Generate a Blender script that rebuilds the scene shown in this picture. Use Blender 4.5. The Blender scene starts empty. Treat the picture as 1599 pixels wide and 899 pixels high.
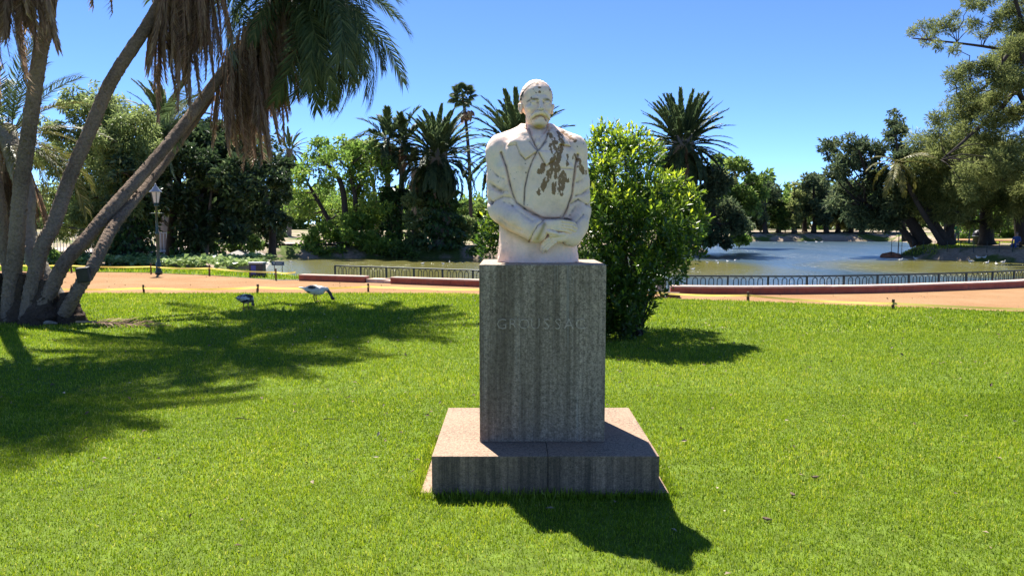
import bpy, math, random
import numpy as np
from mathutils import Vector, Matrix, Euler

# ------------------------------------------------------------------ camera, light, exposure
scene = bpy.context.scene
PITCH = math.radians(4.87); CAMH = 1.6; F = 1180.0
cam_data = bpy.data.cameras.new('camera'); cam = bpy.data.objects.new('camera', cam_data)
scene.collection.objects.link(cam); scene.camera = cam
cam.location = (0, 0, CAMH); cam.rotation_euler = (math.radians(90) - PITCH, 0, 0)
cam_data.sensor_fit = 'HORIZONTAL'; cam_data.sensor_width = 36; cam_data.lens = F / 1599 * 36
cam_data.clip_start = 0.05; cam_data.clip_end = 6000

SUNV = Vector((-0.25, 0.60, 1.0)).normalized()
sun_el = math.asin(SUNV.z); sun_rot = math.atan2(SUNV.x, SUNV.y)
world = bpy.data.worlds.new('World'); scene.world = world; world.use_nodes = True
wn = world.node_tree.nodes; wl = world.node_tree.links
sky = wn.new('ShaderNodeTexSky'); sky.sky_type = 'NISHITA'; sky.sun_disc = False
sky.sun_elevation = sun_el; sky.sun_rotation = sun_rot
sky.air_density = 0.4; sky.dust_density = 0.0; sky.ozone_density = 10.0; sky.altitude = 0
wl.new(sky.outputs[0], wn['Background'].inputs[0]); wn['Background'].inputs[1].default_value = 0.105
sd = bpy.data.lights.new('sun', 'SUN'); so = bpy.data.objects.new('sun', sd); scene.collection.objects.link(so)
sd.energy = 4.6; sd.angle = math.radians(0.5); sd.color = (1.0, 0.95, 0.86)
so.rotation_euler = SUNV.to_track_quat('Z', 'Y').to_euler(); so.location = (-10, 24, 40)
scene.view_settings.view_transform = 'Standard'; scene.view_settings.look = 'None'
scene.view_settings.exposure = 1.5; scene.view_settings.gamma = 1.0
scene.cycles.max_bounces = 9; scene.cycles.diffuse_bounces = 6; scene.cycles.transmission_bounces = 6
scene.cycles.transparent_max_bounces = 6

# ------------------------------------------------------------------ measuring helpers (metres from the camera's standing point)
def Xp(px, d, z=0.0):
    return (px - 799.5) / F * (d * math.cos(PITCH) + (CAMH - z) * math.sin(PITCH))
def Zp(py, d):
    return CAMH + d * math.tan(math.atan((449.5 - py) / F) - PITCH)
def Dp(py, z=0.0):
    return (CAMH - z) / math.tan(PITCH - math.atan((449.5 - py) / F))
def P3(px, py, d):
    z = Zp(py, d); return np.array([Xp(px, d, z), d, z])

# ------------------------------------------------------------------ mesh helpers
COL = scene.collection
def mk(name, V, F_, mat=None, parent=None, smooth=False, tint=None, tints=None, **props):
    """link one mesh object from vertex array and a list of face arrays"""
    me = mesh_of(name, V, F_, mat, smooth, tint, tints)
    return link(name, me, parent, **props)
def mesh_of(name, V, F_, mat=None, smooth=False, tint=None, tints=None):
    V = np.asarray(V, dtype=np.float32).reshape(-1, 3)
    if not isinstance(F_, list): F_ = [F_]
    F_ = [np.asarray(f, dtype=np.int32) for f in F_ if len(f)]
    me = bpy.data.meshes.new(name)
    me.vertices.add(len(V)); me.vertices.foreach_set('co', V.ravel())
    tot = [np.full(len(f), f.shape[1], dtype=np.int32) for f in F_]
    tot = np.concatenate(tot); idx = np.concatenate([f.ravel() for f in F_])
    start = np.concatenate([[0], np.cumsum(tot)[:-1]]).astype(np.int32)
    me.loops.add(len(idx)); me.loops.foreach_set('vertex_index', idx)
    me.polygons.add(len(tot)); me.polygons.foreach_set('loop_start', start); me.polygons.foreach_set('loop_total', tot)
    me.polygons.foreach_set('use_smooth', np.full(len(tot), bool(smooth)))
    if tint is not None:
        a = me.attributes.new('tint', 'FLOAT', 'POINT'); a.data.foreach_set('value', np.asarray(tint, dtype=np.float32))
    for k, v in (tints or {}).items():
        a = me.attributes.new(k, 'FLOAT', 'POINT'); a.data.foreach_set('value', np.asarray(v, dtype=np.float32))
    me.update(calc_edges=True); me.validate()
    if mat: me.materials.append(mat)
    return me
def link(name, me, parent=None, **props):
    o = bpy.data.objects.new(name, me); COL.objects.link(o)
    if parent is not None: o.parent = parent
    for k, v in props.items(): o[k] = v
    return o
def thing(name, label, cat, loc=(0, 0, 0), rz=0.0, group=None):
    o = bpy.data.objects.new(name, None); COL.objects.link(o); o.empty_display_size = 0.2
    o.location = loc; o.rotation_euler = (0, 0, rz); o['label'] = label; o['category'] = cat
    if group: o['group'] = group
    return o
def tag(o, label, cat, group=None):
    o['label'] = label; o['category'] = cat
    if group: o['group'] = group
    return o
def dup(root, loc, rz=None, label=None, group=None, scale=None):
    r = root.copy(); COL.objects.link(r); r.location = loc
    if rz is not None: r.rotation_euler = (0, 0, rz)
    if label: r['label'] = label
    if group: r['group'] = group
    if scale: r.scale = (scale,) * 3
    for ch in root.children:
        c = ch.copy(); COL.objects.link(c); c.parent = r
        for g in ch.children:
            e = g.copy(); COL.objects.link(e); e.parent = c
    return r
def join(pieces):
    Vs = []; byk = {}; off = 0
    for V, Fs in pieces:
        V = np.asarray(V, dtype=np.float64).reshape(-1, 3); Vs.append(V)
        for f in (Fs if isinstance(Fs, list) else [Fs]):
            f = np.asarray(f)
            if len(f): byk.setdefault(f.shape[1], []).append(f + off)
        off += len(V)
    return np.concatenate(Vs), [np.concatenate(v) for v in byk.values()]
def box(x0, x1, y0, y1, z0, z1, bev=0.0):
    if bev <= 0:
        V = np.array([(x, y, z) for x in (x0, x1) for y in (y0, y1) for z in (z0, z1)])
        return V, [np.array([(0, 1, 3, 2), (4, 6, 7, 5), (0, 4, 5, 1), (2, 3, 7, 6), (0, 2, 6, 4), (1, 5, 7, 3)])]
    import bmesh
    bm = bmesh.new(); V, Fs = box(x0, x1, y0, y1, z0, z1)
    vs = [bm.verts.new(v) for v in V]
    for f in Fs[0]: bm.faces.new([vs[i] for i in f])
    bmesh.ops.recalc_face_normals(bm, faces=bm.faces)
    bmesh.ops.bevel(bm, geom=list(bm.edges), offset=bev, segments=2, profile=0.6, affect='EDGES')
    bmesh.ops.triangulate(bm, faces=bm.faces); bm.verts.index_update()
    V = np.array([v.co[:] for v in bm.verts]); Fa = np.array([[v.index for v in f.verts] for f in bm.faces]); bm.free()
    return V, [Fa]
def tube(pts, rad, n=8, cap=True, disp=None):
    pts = np.asarray(pts, float); m = len(pts); rad = np.broadcast_to(np.asarray(rad, float), (m,))
    T = np.gradient(pts, axis=0); T /= np.linalg.norm(T, axis=1)[:, None] + 1e-12
    a = np.array([0, 0, 1.0]) if abs(T[0, 2]) < .9 else np.array([1.0, 0, 0])
    N = np.zeros_like(pts); v = a - T[0] * a.dot(T[0]); N[0] = v / np.linalg.norm(v)
    for i in range(1, m):
        v = N[i - 1] - T[i] * N[i - 1].dot(T[i]); N[i] = v / (np.linalg.norm(v) + 1e-12)
    B = np.cross(T, N); th = np.arange(n) / n * 2 * np.pi
    R = rad[:, None] * np.ones(n)
    if disp is not None: R = R * (1 + disp)
    V = (pts[:, None, :] + R[..., None] * (np.cos(th)[None, :, None] * N[:, None, :] + np.sin(th)[None, :, None] * B[:, None, :])).reshape(-1, 3)
    i = np.arange(m - 1)[:, None] * n; j = np.arange(n)[None, :]; j2 = (j + 1) % n
    q = np.stack([i + j, i + j2, i + n + j2, i + n + j], -1).reshape(-1, 4)
    Fs = [q]
    if cap:
        V = np.concatenate([V, pts[:1], pts[-1:]]); c0 = m * n; jj = np.arange(n); jn = (jj + 1) % n
        Fs.append(np.concatenate([np.stack([jn, jj, np.full(n, c0)], -1), np.stack([(m - 1) * n + jj, (m - 1) * n + jn, np.full(n, c0 + 1)], -1)]))
    return V, Fs
def lathe(prof, n=16, c=(0, 0, 0)):
    prof = np.asarray(prof, float)
    V, Fs = tube(np.stack([np.zeros(len(prof)), np.zeros(len(prof)), np.linspace(0, 1, len(prof))], -1), prof[:, 0], n)
    m = len(prof)
    for k in range(m): V[k * n:(k + 1) * n, 2] = prof[k, 1]
    V[-2, 2] = prof[0, 1]; V[-1, 2] = prof[-1, 1]
    return V + np.array(c), Fs
def smooth_path(pts, n=24):
    """Catmull-Rom through pts"""
    p = np.asarray(pts, float); p = np.concatenate([[2 * p[0] - p[1]], p, [2 * p[-1] - p[-2]]]); out = []
    m = len(p) - 3
    for t in np.linspace(0, m - 1e-9, n):
        i = int(t); u = t - i; a, b, c, d = p[i:i + 4]
        out.append(.5 * ((2 * b) + (c - a) * u + (2 * a - 5 * b + 4 * c - d) * u * u + (3 * b - 3 * c + d - a) * u ** 3))
    return np.array(out)
def vnoise(p, seed=0):
    """cheap smooth value noise on Nx2 or Nx3 points, -1..1"""
    p = np.asarray(p, float); i = np.floor(p).astype(np.int64); f = p - i; f = f * f * (3 - 2 * f); k = p.shape[-1]
    out = 0
    for c in range(2 ** k):
        o = np.array([(c >> b) & 1 for b in range(k)]); w = np.prod(np.where(o, f, 1 - f), axis=-1)
        h = (i + o) @ np.array([127, 311, 74][:k]) + seed * 1013
        r = np.sin(h * 12.9898) * 43758.5453; out = out + w * (r - np.floor(r))
    return out * 2 - 1

# ------------------------------------------------------------------ materials
def nmat(name):
    m = bpy.data.materials.new(name); m.use_nodes = True
    nt = m.node_tree; return m, nt.nodes, nt.links, nt.nodes['Principled BSDF']
def ramp(n, l, src, stops, interp='LINEAR'):
    r = n.new('ShaderNodeValToRGB'); r.color_ramp.interpolation = interp
    e = r.color_ramp.elements
    while len(e) < len(stops): e.new(0.5)
    for el, (p, c) in zip(e, stops): el.position = p; el.color = (*c, 1) if len(c) == 3 else c
    l.new(src, r.inputs[0]); return r.outputs[0]
def noise(n, l, scale, detail=4, vec=None, rough=.55, kind='ShaderNodeTexNoise'):
    t = n.new(kind); t.inputs['Scale'].default_value = scale
    if 'Detail' in t.inputs: t.inputs['Detail'].default_value = detail
    if 'Roughness' in t.inputs: t.inputs['Roughness'].default_value = rough
    if vec is not None: l.new(vec, t.inputs['Vector'])
    return t
def coord(n, l, scale=(1, 1, 1), which='Object'):
    c = n.new('ShaderNodeTexCoord'); m = n.new('ShaderNodeMapping'); m.inputs['Scale'].default_value = scale
    l.new(c.outputs[which], m.inputs['Vector']); return m.outputs[0]
def wpos(n, l, scale=(1, 1, 1)):
    c = n.new('ShaderNodeNewGeometry'); m = n.new('ShaderNodeMapping'); m.inputs['Scale'].default_value = scale
    l.new(c.outputs['Position'], m.inputs['Vector']); return m.outputs[0]
def mixc(n, l, fac, a, b, mode='MIX'):
    m = n.new('ShaderNodeMix'); m.data_type = 'RGBA'; m.blend_type = mode
    for sock, v in ((m.inputs[0], fac), (m.inputs[6], a), (m.inputs[7], b)):
        if hasattr(v, 'is_output'): l.new(v, sock)
        elif isinstance(v, (int, float)): sock.default_value = v
        else: sock.default_value = (*v, 1)
    return m.outputs[2]
def maths(n, l, op, a, b=None, clamp=False):
    m = n.new('ShaderNodeMath'); m.operation = op; m.use_clamp = clamp
    for sock, v in ((m.inputs[0], a), (m.inputs[1], b)):
        if v is None: continue
        if hasattr(v, 'is_output'): l.new(v, sock)
        else: sock.default_value = v
    return m.outputs[0]
def bump(n, l, h, strength, dist, b):
    k = n.new('ShaderNodeBump'); k.inputs['Strength'].default_value = strength; k.inputs['Distance'].default_value = dist
    l.new(h, k.inputs['Height']); l.new(k.outputs[0], b.inputs['Normal']); return k
def simple(name, col, rough=.6, var=.25, scale=20, metal=0, spec=.5, bs=.0):
    m, n, l, b = nmat(name); t = noise(n, l, scale, 5, coord(n, l))
    lo = tuple(c * (1 - var) for c in col); hi = tuple(min(1, c * (1 + var)) for c in col)
    l.new(ramp(n, l, t.outputs[0], [(.3, lo), (.7, hi)]), b.inputs['Base Color'])
    b.inputs['Roughness'].default_value = rough; b.inputs['Metallic'].default_value = metal
    b.inputs['Specular IOR Level'].default_value = spec
    if bs: bump(n, l, t.outputs[0], bs, .02, b)
    return m
def leafmat(name, stops, trans=.4, rough=.45, tcol=None, spec=.4, patch=0.0):
    m, n, l, b = nmat(name)
    at = n.new('ShaderNodeAttribute'); at.attribute_name = 'tint'
    src = at.outputs['Fac']
    if patch:
        p = noise(n, l, .55, 4, wpos(n, l)); src = maths(n, l, 'ADD', src, maths(n, l, 'MULTIPLY', maths(n, l, 'SUBTRACT', p.outputs[0], .5), patch), True)
    c = ramp(n, l, src, stops); l.new(c, b.inputs['Base Color'])
    b.inputs['Roughness'].default_value = rough; b.inputs['Specular IOR Level'].default_value = spec
    tr = n.new('ShaderNodeBsdfTranslucent')
    if tcol: l.new(mixc(n, l, 1.0, c, tcol, 'MULTIPLY'), tr.inputs[0])
    else: l.new(c, tr.inputs[0])
    mx = n.new('ShaderNodeMixShader'); mx.inputs[0].default_value = trans
    l.new(b.outputs[0], mx.inputs[1]); l.new(tr.outputs[0], mx.inputs[2]); l.new(mx.outputs[0], n['Material Output'].inputs[0])
    return m
def barkmat(name, lo, hi, sc=(6, 6, 1.5), bs=.6):
    m, n, l, b = nmat(name); t = noise(n, l, 4, 8, wpos(n, l, sc), .65); t2 = noise(n, l, 1.2, 3, wpos(n, l))
    c = ramp(n, l, t.outputs[0], [(.3, lo), (.7, hi)])
    c = mixc(n, l, .35, c, ramp(n, l, t2.outputs[0], [(.35, lo), (.65, hi)])); l.new(c, b.inputs['Base Color'])
    b.inputs['Roughness'].default_value = .9; b.inputs['Specular IOR Level'].default_value = .15
    bump(n, l, t.outputs[0], bs, .05, b); return m

M = {}
M['grass'] = leafmat('grass_blades', [(0, (.075, .135, .008)), (.45, (.185, .285, .018)), (.8, (.31, .39, .032)), (.95, (.42, .47, .08)), (1, (.50, .50, .17))], .5, .5, (1.25, 1.2, .6), .25, .5)
M['soil'] = simple('lawn_soil', (.10, .145, .02), .95, .4, 9, spec=.1)
M['path'] = None
M['leaf_mid'] = leafmat('leaves_mid_green', [(0, (.06, .11, .03)), (.5, (.15, .24, .05)), (1, (.28, .36, .08))], .6)
M['leaf_bright'] = leafmat('leaves_bright_green', [(0, (.10, .17, .03)), (.5, (.20, .33, .06)), (1, (.40, .48, .08))], .62)
M['leaf_pale'] = leafmat('leaves_pale_green', [(0, (.10, .145, .05)), (.5, (.23, .29, .095)), (1, (.44, .49, .2))], .6)
M['leaf_dark'] = leafmat('leaves_dark_green', [(0, (.022, .040, .018)), (.6, (.055, .092, .034)), (.9, (.12, .165, .07)), (1, (.22, .27, .13))], .38, .35)
M['leaf_olive'] = leafmat('needles_olive', [(0, (.065, .09, .032)), (.5, (.20, .235, .075)), (1, (.40, .42, .15))], .6, .6, None, .2)
M['leaf_blue'] = leafmat('needles_dark_blue_green', [(0, (.04, .065, .035)), (.6, (.115, .155, .07)), (1, (.25, .28, .13))], .5, .6, None, .2)
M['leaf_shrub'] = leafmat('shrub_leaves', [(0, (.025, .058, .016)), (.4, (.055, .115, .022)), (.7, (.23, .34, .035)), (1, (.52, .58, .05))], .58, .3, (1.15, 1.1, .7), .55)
M['frond'] = leafmat('palm_fronds', [(0, (.03, .055, .026)), (.6, (.085, .125, .05)), (1, (.20, .24, .10))], .42, .5, None, .2)
M['frond_gold'] = leafmat('palm_fronds_golden', [(0, (.08, .09, .02)), (.6, (.18, .17, .04)), (1, (.36, .30, .12))], .35, .45)
M['frond_dead'] = leafmat('dead_palm_fronds', [(0, (.13, .08, .055)), (.5, (.31, .20, .14)), (1, (.55, .40, .28))], .42, .85, spec=.1)
M['ivy'] = leafmat('ivy_leaves', [(0, (.022, .048, .014)), (.6, (.06, .125, .03)), (1, (.15, .23, .06))], .4, .35)
M['cover'] = leafmat('ground_cover_leaves', [(0, (.10, .16, .04)), (.5, (.24, .34, .09)), (1, (.48, .56, .28))], .45, .3)
M['bark'] = barkmat('tree_bark', (.06, .046, .036), (.20, .16, .13))
M['bark_dark'] = barkmat('dark_bark', (.024, .02, .017), (.085, .07, .06))
M['palm_bark'] = barkmat('palm_bark', (.075, .05, .036), (.38, .275, .20), (7, 7, 7), 1.0)
M['root_bark'] = barkmat('palm_root_fibre', (.03, .02, .014), (.15, .10, .07), (9, 9, 9), 1.0)
M['palm_pale'] = barkmat('pale_palm_bark', (.16, .13, .10), (.42, .37, .31), (5, 5, 5), .7)
M['palm_ring'] = barkmat('palm_trunk', (.10, .085, .07), (.28, .24, .2), (2, 2, 14), .4)
M['iron'] = simple('black_iron', (.018, .028, .028), .45, .3, 8, .3)
M['lamp_green'] = simple('dark_green_paint', (.015, .045, .035), .35, .2, 12)
M['stake'] = simple('brown_wood', (.10, .05, .03), .85, .35, 30)
M['tape'] = leafmat('yellow_tape', [(0, (.80, .60, .12)), (1, (.95, .78, .25))], .55, .4)
M['bird_white'] = simple('white_feathers', (.72, .70, .66), .8, .12, 25)
M['redwall'] = None
# ------------------------------------------------------------------ foliage builders
def leaf_cloud(C, U, Nn, L, W, fold=.25):
    """one folded quad leaf per row: centre-base C, long axis U, normal Nn"""
    S = np.cross(Nn, U); S /= np.linalg.norm(S, axis=1)[:, None] + 1e-9
    L = np.broadcast_to(L, (len(C),))[:, None]; W = np.broadcast_to(W, (len(C),))[:, None]
    a = C; b = C + U * L * .5 + S * W * .5 + Nn * W * fold; c = C + U * L; d = C + U * L * .5 - S * W * .5 + Nn * W * fold
    V = np.stack([a, b, c, d], 1).reshape(-1, 3)
    return V, np.arange(len(C) * 4).reshape(-1, 4)
def unit(v): return v / (np.linalg.norm(v, axis=-1, keepdims=True) + 1e-9)
def clump_leaves(rng, clumps, per_m2, L, W, flat=.8, droop=0.0, sub=9, outward=.6, srange=(.28, .55)):
    """leaves round sub-clumps of every clump (x, y, z, r): uneven, with gaps"""
    Cs = []; Us = []; Ns = []; Ts = []; 
    for (x, y, z, r) in clumps:
        k = max(4, int(sub * rng.uniform(.7, 1.3)))
        dirs = unit(rng.normal(size=(k, 3))); sr = r * rng.uniform(*srange, k)
        sc = dirs * (r * rng.uniform(.35, .95, k))[:, None]
        for q in range(k):
            n = max(6, int(per_m2 * 4 * math.pi * sr[q] ** 2 * rng.uniform(.5, 1.2)))
            d = unit(rng.normal(size=(n, 3)) + dirs[q] * .35)
            p = sc[q] + d * (sr[q] * rng.uniform(.25, 1.05, n) ** .6)[:, None]
            p[:, 2] *= flat
            Cs.append(p + np.array([x, y, z]))
            u = unit(d * outward + rng.normal(size=(n, 3)) * .7 + np.array([0, 0, -droop])); Us.append(u)
            nn = unit(np.cross(u, rng.normal(size=(n, 3)))); nn[nn[:, 2] < 0] *= -1; Ns.append(nn)
            Ts.append(np.clip(rng.normal(.45, .22, n) + rng.normal(0, .12), 0, 1))
    C = np.concatenate(Cs); U = np.concatenate(Us); N = np.concatenate(Ns); T = np.concatenate(Ts)
    s = rng.uniform(.65, 1.3, len(C))
    V, Fq = leaf_cloud(C, U, N, L * s, W * s)
    return V, Fq, np.repeat(T, 4)
def limb(rng, a, b, r0, r1, n=7, wob=.08, k=6):
    a = np.asarray(a, float); b = np.asarray(b, float); t = np.linspace(0, 1, n)[:, None]
    ln = np.linalg.norm(b - a); p = a + (b - a) * t + np.sin(t * math.pi) * rng.normal(size=3) * ln * wob
    p[1:-1] += rng.normal(size=(n - 2, 3)) * ln * wob * .25; p[:, 2] += (np.sin(t[:, 0] * math.pi) * ln * .06)
    return tube(p, np.linspace(r0, r1, n), k)
def ball_clumps(rng, c, rx, ry, rz, n, rc):
    d = unit(rng.normal(size=(n, 3))); rr = rng.uniform(.25, .85, n) ** .55
    p = np.array(c) + d * rr[:, None] * np.array([rx, ry, rz])
    return [(*p[i], rc * rng.uniform(.7, 1.25)) for i in range(n)]
TREES_GROUP = 'trees round the lake'
def tree(name, label, seed, trunks, clumps, leaf, bark, per_m2=30, L=.3, W=.14, flat=.8, droop=0., sub=9, cat='tree', group=None, limbs=True, base=None, ivy=None, srange=(.28, .55)):
    """trunks: list of (path points, r0, r1); clumps in world space"""
    rng = np.random.default_rng(seed)
    b = np.asarray(trunks[0][0][0] if base is None else base, float)
    t = thing(name, label, cat, tuple(b), 0, group)
    pcs = []
    for pts, r0, r1 in trunks:
        pp = smooth_path(pts, 14) if len(pts) > 2 else np.linspace(pts[0], pts[1], 8)
        pp = np.asarray(pp, float); rad = np.linspace(r0, r1, len(pp)); rad[0] *= 1.25
        pcs.append(tube(pp, rad, 10))
    if limbs:
        for (x, y, z, r) in clumps:
            best = None
            for pts, r0, r1 in trunks:
                pp = smooth_path(pts, 14) if len(pts) > 2 else np.linspace(pts[0], pts[1], 8)
                for q in pp[4:]:
                    dd = np.linalg.norm(q - np.array([x, y, z - r * .3])) + max(0, q[2] - z) * 2
                    if best is None or dd < best[0]: best = (dd, q, r1)
            pcs.append(limb(rng, best[1], (x, y, z), max(.02, best[2] * .8), .015))
            for k in range(3):
                e = np.array([x, y, z]) + unit(rng.normal(size=3)) * r * .85
                pcs.append(limb(rng, (x, y, z - r * .2), e, max(.012, best[2] * .3), .006, 4, .1, 4))
    V, Fs = join(pcs); mk('trunk', V - b, Fs, bark, t, True)
    V, Fq, T = clump_leaves(rng, clumps, per_m2, L, W, flat, droop, sub, .6, srange)
    mk('crown', V - b, Fq, leaf, t, tint=T)
    if ivy:
        ip, ir, dens = ivy; ivy_cloud(rng, t, b, ip, ir, dens)
    return t
def ivy_cloud(rng, parent, b, pts, rad, dens=60, L=.2, W=.16):
    pp = smooth_path(pts, 30); rr = np.interp(np.linspace(0, 1, 30), np.linspace(0, 1, len(rad)), rad)
    n = int(dens * np.sum(np.linalg.norm(np.diff(pp, axis=0), axis=1)) * rr.mean() * 2 * math.pi)
    t = rng.uniform(0, 28.99, n); i = t.astype(int); f = (t - i)[:, None]
    c = pp[i] * (1 - f) + pp[i + 1] * f; r = rr[i] * rng.uniform(.75, 1.2, n)
    a = rng.uniform(0, 2 * math.pi, n); lump = 1 + .22 * np.sin(t * 1.3 + 2 * np.cos(a)) + .1 * np.sin(3 * a + t)
    d = np.stack([np.cos(a), np.sin(a), np.zeros(n)], -1); p = c + d * (r * lump)[:, None]
    u = unit(d * .6 + np.array([0, 0, -.8]) + rng.normal(size=(n, 3)) * .4); nn = unit(d + rng.normal(size=(n, 3)) * .4)
    s = rng.uniform(.6, 1.3, n)
    V, Fq = leaf_cloud(p, u, nn, L * s, W * s); mk('ivy', V - b, Fq, M['ivy'], parent, tint=np.repeat(np.clip(rng.normal(.45, .25, n), 0, 1), 4))

# ---- palms
def frond_mesh(name, L, n, ll, bend, mat, rng, va=50, lift=.25, hang=.3, w=.03, seg2=False, rr=.02, t0=.12, collapse=1.0, lw=1.0):
    m = 14; t = np.linspace(0, 1, m); ang = .0 - bend * t ** 1.35
    dx = np.cos(ang); dz = np.sin(ang); st = L / (m - 1)
    P = np.stack([np.concatenate([[0], np.cumsum(dx[:-1] * st)]), np.zeros(m), np.concatenate([[0], np.cumsum(dz[:-1] * st)])], -1)
    pcs = [tube(P, np.linspace(rr, rr * .25, m), 4, False)]
    V = [pcs[0][0]]; Fq = [pcs[0][1][0]]; Ft = []; off = len(pcs[0][0]); T = [np.full(off, .8)]
    tt = np.linspace(t0, 1, n)
    for s in (-1, 1):
        tj = np.clip(tt + rng.uniform(-.4, .4, n) / n, 0, 1)
        p = np.stack([np.interp(tj, t, P[:, k]) for k in range(3)], -1); a = np.interp(tj, t, ang)
        fw = np.stack([np.cos(a), np.zeros(n), np.sin(a)], -1); up = np.stack([-np.sin(a), np.zeros(n), np.cos(a)], -1); sd_ = np.array([0, s, 0.])[None]
        vang = np.radians(va * (1.1 - .55 * tj)) * rng.uniform(.8, 1.2, n) * collapse
        ln = ll * np.clip(np.minimum((tj - t0) * 5 + .35, 1.0), 0, 1) * (1 - .45 * np.clip((tj - .6) / .4, 0, 1) ** 1.5) * rng.uniform(.85, 1.1, n)
        li = lift * rng.uniform(.3, 1.5, n)
        d = unit(fw * np.cos(vang)[:, None] + sd_ * np.sin(vang)[:, None] + up * li[:, None])
        wv = unit(np.cross(d, up)) * w * .5
        mid = p + d * (ln * .55)[:, None]; tip = p + d * ln[:, None] + np.array([0, 0, -1.]) * (hang * ln * rng.uniform(.4, 1.4, n))[:, None]
        blk = np.stack([p - wv * .7, p + wv * .7, mid + wv * lw, mid - wv * lw, tip], 1).reshape(-1, 3)
        i = off + np.arange(n)[:, None] * 5
        Fq.append(i + np.array([[0, 1, 2, 3]])); Ft.append(i + np.array([[3, 2, 4]])); off += n * 5
        V.append(blk); T.append(np.repeat(np.clip(rng.normal(.45, .22, n), 0, 1), 5))
    return mesh_of(name, np.concatenate(V), [np.concatenate(Fq), np.concatenate(Ft)], mat, tint=np.concatenate(T))
def put_fronds(parent, meshes, c, n, e0, e1, rng, name='frond', r0=.12, smin=.85, smax=1.1, az=None, power=1.0, roll=.5):
    """n fronds round c (parent space), elevation from e0 (first, inner) to e1 (last, outer), degrees"""
    for i in range(n):
        f = (i + .5) / n; e = math.radians(e0 + (e1 - e0) * f ** power + rng.uniform(-7, 7))
        a = (i * 2.39996 + rng.uniform(-.25, .25)) if az is None else rng.uniform(*az)
        me = meshes[min(len(meshes) - 1, int(f * len(meshes)))] if name == 'frond' else meshes[rng.integers(len(meshes))]
        o = link(name, me, parent)
        o.rotation_mode = 'XYZ'
        R = Matrix.Rotation(a, 4, 'Z') @ Matrix.Rotation(-e, 4, 'Y') @ Matrix.Rotation(rng.uniform(-roll, roll), 4, 'X')
        off = Vector((math.cos(a) * r0, math.sin(a) * r0, -f * r0 * 2))
        o.matrix_local = Matrix.Translation(Vector(c) + off) @ R @ Matrix.Scale(rng.uniform(smin, smax), 4)
def palm_trunk(path, r0, r1, n=16, step=.05, amp=.12, rows=7.0, rng=None, style='diamond'):
    ln = np.sum(np.linalg.norm(np.diff(np.asarray(path, float), axis=0), axis=1)); m = max(12, int(ln / step))
    pp = smooth_path(path, m); s = np.linspace(0, ln, m)[:, None]; th = np.arange(n)[None] / n * 2 * np.pi
    rad = np.linspace(r0, r1, m)
    if style == 'diamond':
        a = (s * rows + th * 3 / (2 * np.pi)) % 1.0; row = np.floor(s * rows + th * 3 / (2 * np.pi))
        b = np.abs(((th * 6 / (2 * np.pi) + row * .5) % 1) - .5) * 2
        d = amp * ((1 - a) * (1 - b * b * .8) - .35)
    else:
        a = (s * rows) % 1.0; d = amp * ((a ** 2) - .3) * np.ones_like(th)
    d = d + rng.normal(0, amp * .18, (m, n)) if rng is not None else d
    return tube(pp, rad, n, True, d)
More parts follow.
